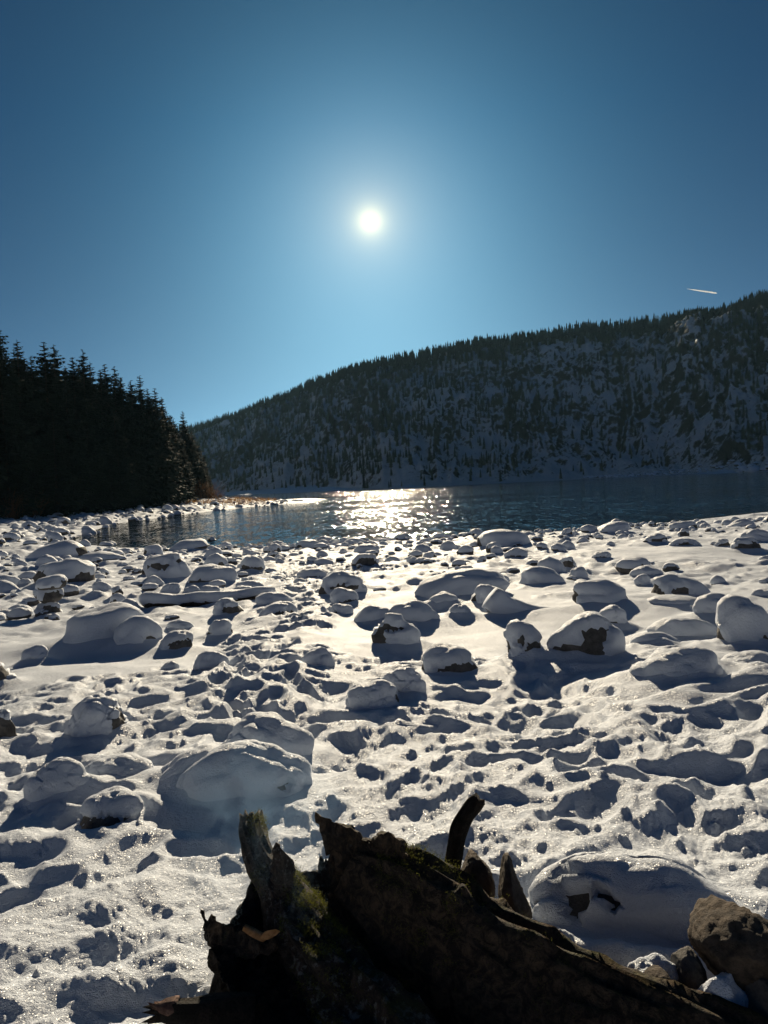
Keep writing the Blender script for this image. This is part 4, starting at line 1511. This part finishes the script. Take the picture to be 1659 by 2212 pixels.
# mossy left limb
limb_o, lV, lF = limb('root_limb', [(541, 1748, 2.72, .040), (543, 1765, 2.69, .044), (550, 1795, 2.62, .046), (570, 1842, 2.54, .050), (602, 1884, 2.47, .060), (630, 1935, 2.40, .082), (665, 1985, 2.32, .095),
                 (725, 2050, 2.22, .115), (795, 2125, 2.10, .13), (850, 2195, 2.0, .14), (900, 2270, 1.92, .15), (960, 2360, 1.82, .15)], LIMBWOOD, nseg=9, nring=44, groove=.32, seed=8, jag0=.035)
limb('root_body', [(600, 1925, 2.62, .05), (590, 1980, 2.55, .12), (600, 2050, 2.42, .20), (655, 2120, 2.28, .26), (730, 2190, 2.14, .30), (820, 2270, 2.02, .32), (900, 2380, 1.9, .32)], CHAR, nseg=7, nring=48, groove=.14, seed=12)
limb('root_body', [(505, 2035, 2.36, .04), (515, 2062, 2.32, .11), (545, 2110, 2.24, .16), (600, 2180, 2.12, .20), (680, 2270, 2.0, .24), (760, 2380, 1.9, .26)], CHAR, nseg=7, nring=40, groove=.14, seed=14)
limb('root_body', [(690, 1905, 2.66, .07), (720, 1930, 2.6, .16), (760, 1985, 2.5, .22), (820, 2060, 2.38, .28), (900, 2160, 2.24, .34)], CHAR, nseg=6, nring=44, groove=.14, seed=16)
# splinters
plate('splinter', [(683, 1757, 2.52), (700, 1768, 2.52), (722, 1778, 2.5), (757, 1786, 2.48), (806, 1822, 2.46), (815, 1900, 2.44), (770, 1960, 2.42), (716, 1960, 2.45), (714, 1880, 2.48), (702, 1815, 2.5), (692, 1780, 2.52)], .10, LOGWOOD, seed=2)
plate('splinter', [(818, 1803, 2.40), (838, 1800, 2.40), (862, 1818, 2.38), (880, 1850, 2.36), (872, 1900, 2.36), (838, 1860, 2.38), (808, 1815, 2.40)], .12, LOGWOOD, seed=3)
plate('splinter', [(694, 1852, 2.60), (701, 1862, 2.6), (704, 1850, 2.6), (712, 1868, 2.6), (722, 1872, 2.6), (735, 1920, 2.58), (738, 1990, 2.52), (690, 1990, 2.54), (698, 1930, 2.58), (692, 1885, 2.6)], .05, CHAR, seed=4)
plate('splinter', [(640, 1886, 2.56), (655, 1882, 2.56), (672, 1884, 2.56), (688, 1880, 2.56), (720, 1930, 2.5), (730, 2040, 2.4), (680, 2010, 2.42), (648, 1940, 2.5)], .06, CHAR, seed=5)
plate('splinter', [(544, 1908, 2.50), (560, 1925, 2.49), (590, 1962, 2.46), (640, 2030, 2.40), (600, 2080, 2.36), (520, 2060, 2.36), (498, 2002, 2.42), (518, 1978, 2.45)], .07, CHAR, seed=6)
plate('splinter', [(588, 1870, 2.44), (596, 1820, 2.44), (604, 1824, 2.44), (622, 1848, 2.43), (634, 1880, 2.42), (628, 1950, 2.38), (598, 1960, 2.38)], .05, LIMBWOOD, seed=7)
plate('bark_flap', [(433, 1963, 2.34), (440, 1970, 2.34), (480, 1993, 2.32), (520, 2012, 2.30), (556, 2030, 2.28), (590, 2028, 2.27), (598, 2045, 2.26), (580, 2066, 2.25), (530, 2072, 2.25), (480, 2060, 2.28), (450, 2032, 2.31), (440, 1995, 2.33)], .035, LOGWOOD, seed=8)
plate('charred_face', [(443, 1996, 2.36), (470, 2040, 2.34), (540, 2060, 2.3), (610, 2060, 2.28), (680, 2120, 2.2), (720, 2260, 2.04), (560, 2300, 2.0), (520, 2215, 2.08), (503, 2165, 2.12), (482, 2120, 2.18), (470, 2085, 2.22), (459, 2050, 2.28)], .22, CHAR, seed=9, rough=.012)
raw = plate('raw_splinter', [(556, 2030, 2.255), (574, 2012, 2.25), (596, 2006, 2.25), (606, 2012, 2.25), (596, 2022, 2.25), (576, 2030, 2.25)], .02, RAWWOOD, seed=10, rough=.002, jag=.5)
tag(raw, 'fresh orange sliver of split wood lying on the charred flap')
raw2, _, _ = limb('raw_splinter', [(527, 1996, 2.30, .010), (548, 2006, 2.29, .013), (572, 2020, 2.275, .011)], RAWWOOD, nseg=4, nring=10, groove=.1, seed=20)
tag(raw2, 'fresh orange sliver of split wood standing beside the flap')
limb('broken_branch', [(345, 2170, 2.06, .022), (365, 2163, 2.06, .028), (420, 2158, 2.05, .040), (480, 2150, 2.06, .046), (540, 2150, 2.08, .05)], CHAR, nseg=6, nring=22, groove=.16, seed=21, jag0=.05)
limb('branch_end', [(338, 2170, 2.055, .008), (352, 2165, 2.055, .019), (372, 2162, 2.055, .026), (386, 2161, 2.055, .024)], m_wood('pinkish_split_wood', (.09, .05, .04), (.26, .16, .12), bump=.006), nseg=4, nring=18, groove=.35, seed=22, jag0=.03)


# moss tufts on limb and trunk crest: real little blades
def moss_on(V, Fc, n, sel, ln, seed, parent):
    rg = np.random.default_rng(seed)
    nr = vnormals(V, Fc)
    world_z = nr[:, 2]
    ok = np.where(sel(V + stump_org) & (world_z > 0.15))[0]
    if not len(ok):
        return
    Vb, Fb = [], []
    for k in range(n):
        i = int(rg.choice(ok))
        if pn3((V[i] * 14)[None], seed)[0] < -0.12:
            continue
        p = V[i] + rg.normal(0, .008, 3)
        d = nr[i] * .7 + rg.normal(0, .45, 3) + np.array([0, -.15, -.1])
        d = d / np.linalg.norm(d) * ln * rg.uniform(.5, 1.3)
        s = np.cross(d, rg.normal(size=3))
        s = s / np.linalg.norm(s) * ln * .10
        j = len(Vb)
        Vb.extend((p - s, p + s, p + d))
        Fb.append((j, j + 1, j + 2))
    o = mk('moss', Vb, Fb, MOSS, parent=parent, smooth=False)
    o['kind'] = 'stuff'


def between(x0, x1):
    def f(P):
        d = P - CAM
        u = CX + F * (d @ RIGHT) / (d @ FWD)
        return (u > x0) & (u < x1)
    return f


moss_on(lV, lF, 16000, between(610, 745), .010, 5, stump)
moss_on(lV, lF, 2500, between(540, 575), .008, 6, stump)
moss_on(lV, lF, 5000, between(745, 880), .007, 9, stump)
moss_on(tV, tF, 12000, between(815, 990), .008, 7, stump)
moss_on(tV, tF, 2500, between(990, 1250), .008, 8, stump)

# charred stick standing behind the stump
rows = [(968, 1925, 2.55, .032), (973, 1890, 2.56, .030), (981, 1850, 2.57, .028), (987, 1812, 2.58, .027), (993, 1788, 2.585, .029), (1008, 1760, 2.59, .027), (1024, 1739, 2.60, .028), (1034, 1728, 2.60, .024)]
pts = [(*at(x, y, D), r) for (x, y, D, r) in rows]
o0 = np.array([pts[0][0], pts[0][1], pts[0][2] - .25])
pts = [(pts[0][0] - .01, pts[0][1], pts[0][2] - .28, .036)] + pts
V, Fc = tube(np.array(pts) - np.array([*o0, 0]), 7, 22, .16, 31, jag1=.012)
o = mk('burnt_stick', V, Fc, CHAR)
o.location = o0
tag(o, 'black burnt stick standing upright in the snow behind the stump', 'stick')


# ------------------------------------------------------------------ bare stones round the fire place
def facet_rock(name, x0, x1, yt, yb, D, depth, seed, label, mat=BROWN_ROCK, cuts=9, p=2.6, lean=0.0, taper=0.0):
    zt, zb = at(.5 * (x0 + x1), yt, D), at(.5 * (x0 + x1), yb, D)
    a, H = .5 * (x1 - x0) / F * D, zt[2] - zb[2]
    dirs, Fc = ico(5)
    rg = np.random.default_rng(seed)
    V = rock_shape(dirs, 1, 1, 1, p, seed, .05, 0)
    for _ in range(cuts):
        n = rg.normal(size=3)
        n /= np.linalg.norm(n)
        k = rg.uniform(.66, .92)
        over = np.maximum(V @ n - k, 0)
        V = V - over[:, None] * n * .93
    V = V / np.abs(V).max(0)
    if taper:
        V[:, 0] *= 1 - taper * sst(-.4, 1, V[:, 2])
    V[:, 0] += lean * V[:, 2]
    V = V * np.array([a, depth * .5, H * .5])
    n = vnormals(V, Fc)
    V = V + n * (.05 * a * pn3(V * 5 / a, seed) - .05 * a * np.abs(pn3(V * 9 / a, seed + 1)) + .035 * a * pn3(V * 22 / a, seed + 2))[:, None]
    V[:, 2] += H * .5
    o = mk(name, V, Fc, mat)
    o.location = (zt[0], zt[1], zb[2])
    tag(o, label, 'stone', 'bare stones round the stump')
    return o


facet_rock('bare_stone', 983, 1068, 1850, 1960, 2.62, .22, 61, 'bare brown rounded stone between the burnt stick and the pointed stone', taper=.3)
facet_rock('bare_stone', 1062, 1142, 1848, 2030, 2.50, .20, 67, 'tall pointed dark stone leaning on the back of the stump', taper=.62, lean=-.12, mat=m_rock('dark_brown_granite', (.07, .055, .045), (.16, .13, .10), 26, .01))
facet_rock('bare_stone', 1497, 1700, 1963, 2135, 2.12, .34, 63, 'big angular brown stone at the right frame edge')
facet_rock('bare_stone', 1585, 1720, 2110, 2290, 1.98, .3, 64, 'dark stone in the bottom right corner under the big brown one', mat=ROCK)
facet_rock('bare_stone', 1455, 1520, 2050, 2165, 2.14, .16, 165, 'small dark stone wedged left of the big brown stone', mat=ROCK)
facet_rock('bare_stone', 1392, 1446, 2098, 2160, 2.06, .12, 66, 'small flat brown stone in the snow behind the right end of the trunk', lean=.3)
facet_rock('bare_stone', 1466, 1500, 2150, 2190, 2.00, .1, 68, 'smallest dark stone lying beside the trunk at lower right', mat=ROCK)

# lump of snow between the stones at lower right
dirs, Fc = ico(5)
for (x0, x1, yt, yb, D, sd_, lb) in ((1470, 1640, 2100, 2270, 2.0, 81, 'lumpy block of snow under the big brown stone'), (1345, 1470, 2085, 2170, 2.14, 82, 'low snow clump behind the right end of the trunk')):
    a = .5 * (x1 - x0) / F * D
    zt, zb = at(.5 * (x0 + x1), yt, D), at(.5 * (x0 + x1), yb, D)
    V = rock_shape(dirs, a, a * .8, (zt[2] - zb[2]) * .6, 2.2, sd_, .25, 4)
    n = vnormals(V, Fc)
    V = V + n * (.022 * pn3(V * 11, sd_) + .006 * np.abs(pn3(V * 40, sd_)))[:, None]
    o = mk('snow_clump', V, Fc, SNOW)
    o.location = (zt[0], zt[1], zb[2] + (zt[2] - zb[2]) * .4)
    tag(o, lb, 'snow clump', 'snow clumps by the stump')


# ------------------------------------------------------------------ smoke drifting off the stump
A_, B_ = at(740, 2110, 2.2), at(480, 1610, 3.3)
mid, half = (A_ + B_) / 2, np.linalg.norm(B_ - A_) / 2
dirs, Fc = ico(3)
t_ = NT('smoke')
ln = t_.n.new('ShaderNodeVectorMath')
ln.operation = 'LENGTH'
t_.l.new(t_.obj, ln.inputs[0])
nz_ = t_.noise(t_.noise(t_.pos, 1.1, 3, 0.5, 0.0, True), 3.0, 2, 0.5)
n2_ = t_.noise(t_.pos, 3.6, 5, 0.6, 1.6)
den = t_.math('MULTIPLY', t_.ramp(ln.outputs['Value'], 1.0, 0.15), t_.ramp(n2_, 0.44, 0.70))
pv = t_.n.new('ShaderNodeVolumePrincipled')
pv.inputs['Color'].default_value = (0.38, 0.62, 0.95, 1)
pv.inputs['Anisotropy'].default_value = 0.35
t_.l.new(t_.math('MULTIPLY', den, 1.3), pv.inputs['Density'])
t_.l.new(pv.outputs[0], t_.out.inputs['Volume'])
o = mk('smoke', dirs, Fc, t_.m)
o.location = mid
o.rotation_euler = Vector(B_ - A_).to_track_quat('X', 'Z').to_euler()
o.scale = (half * 1.15, .42, .34)
tag(o, 'thin bluish wisp of smoke drifting from the stump over the snow mound', None, None, 'stuff')


# ------------------------------------------------------------------ thin haze over the lake basin
lo, hi = np.array([-1510.0, -1510.0, -5.5]), np.array([1510.0, 1510.0, 235.0])
V = np.array([(x, y, z) for x in (lo[0], hi[0]) for y in (lo[1], hi[1]) for z in (lo[2], hi[2])])
Fc = np.array([(0, 1, 3, 2), (4, 6, 7, 5), (0, 4, 5, 1), (2, 3, 7, 6), (0, 2, 6, 4), (1, 5, 7, 3)])
t_ = NT('haze')
pv = t_.n.new('ShaderNodeVolumePrincipled')
pv.inputs['Color'].default_value = (0.40, 0.74, 1.0, 1)
pv.inputs['Density'].default_value = HAZE
pv.inputs['Anisotropy'].default_value = 0.2
t_.l.new(pv.outputs[0], t_.out.inputs['Volume'])
tag(mk('haze', V, Fc, t_.m, smooth=False), 'faint blue haze in the air over the lake', None, None, 'stuff')
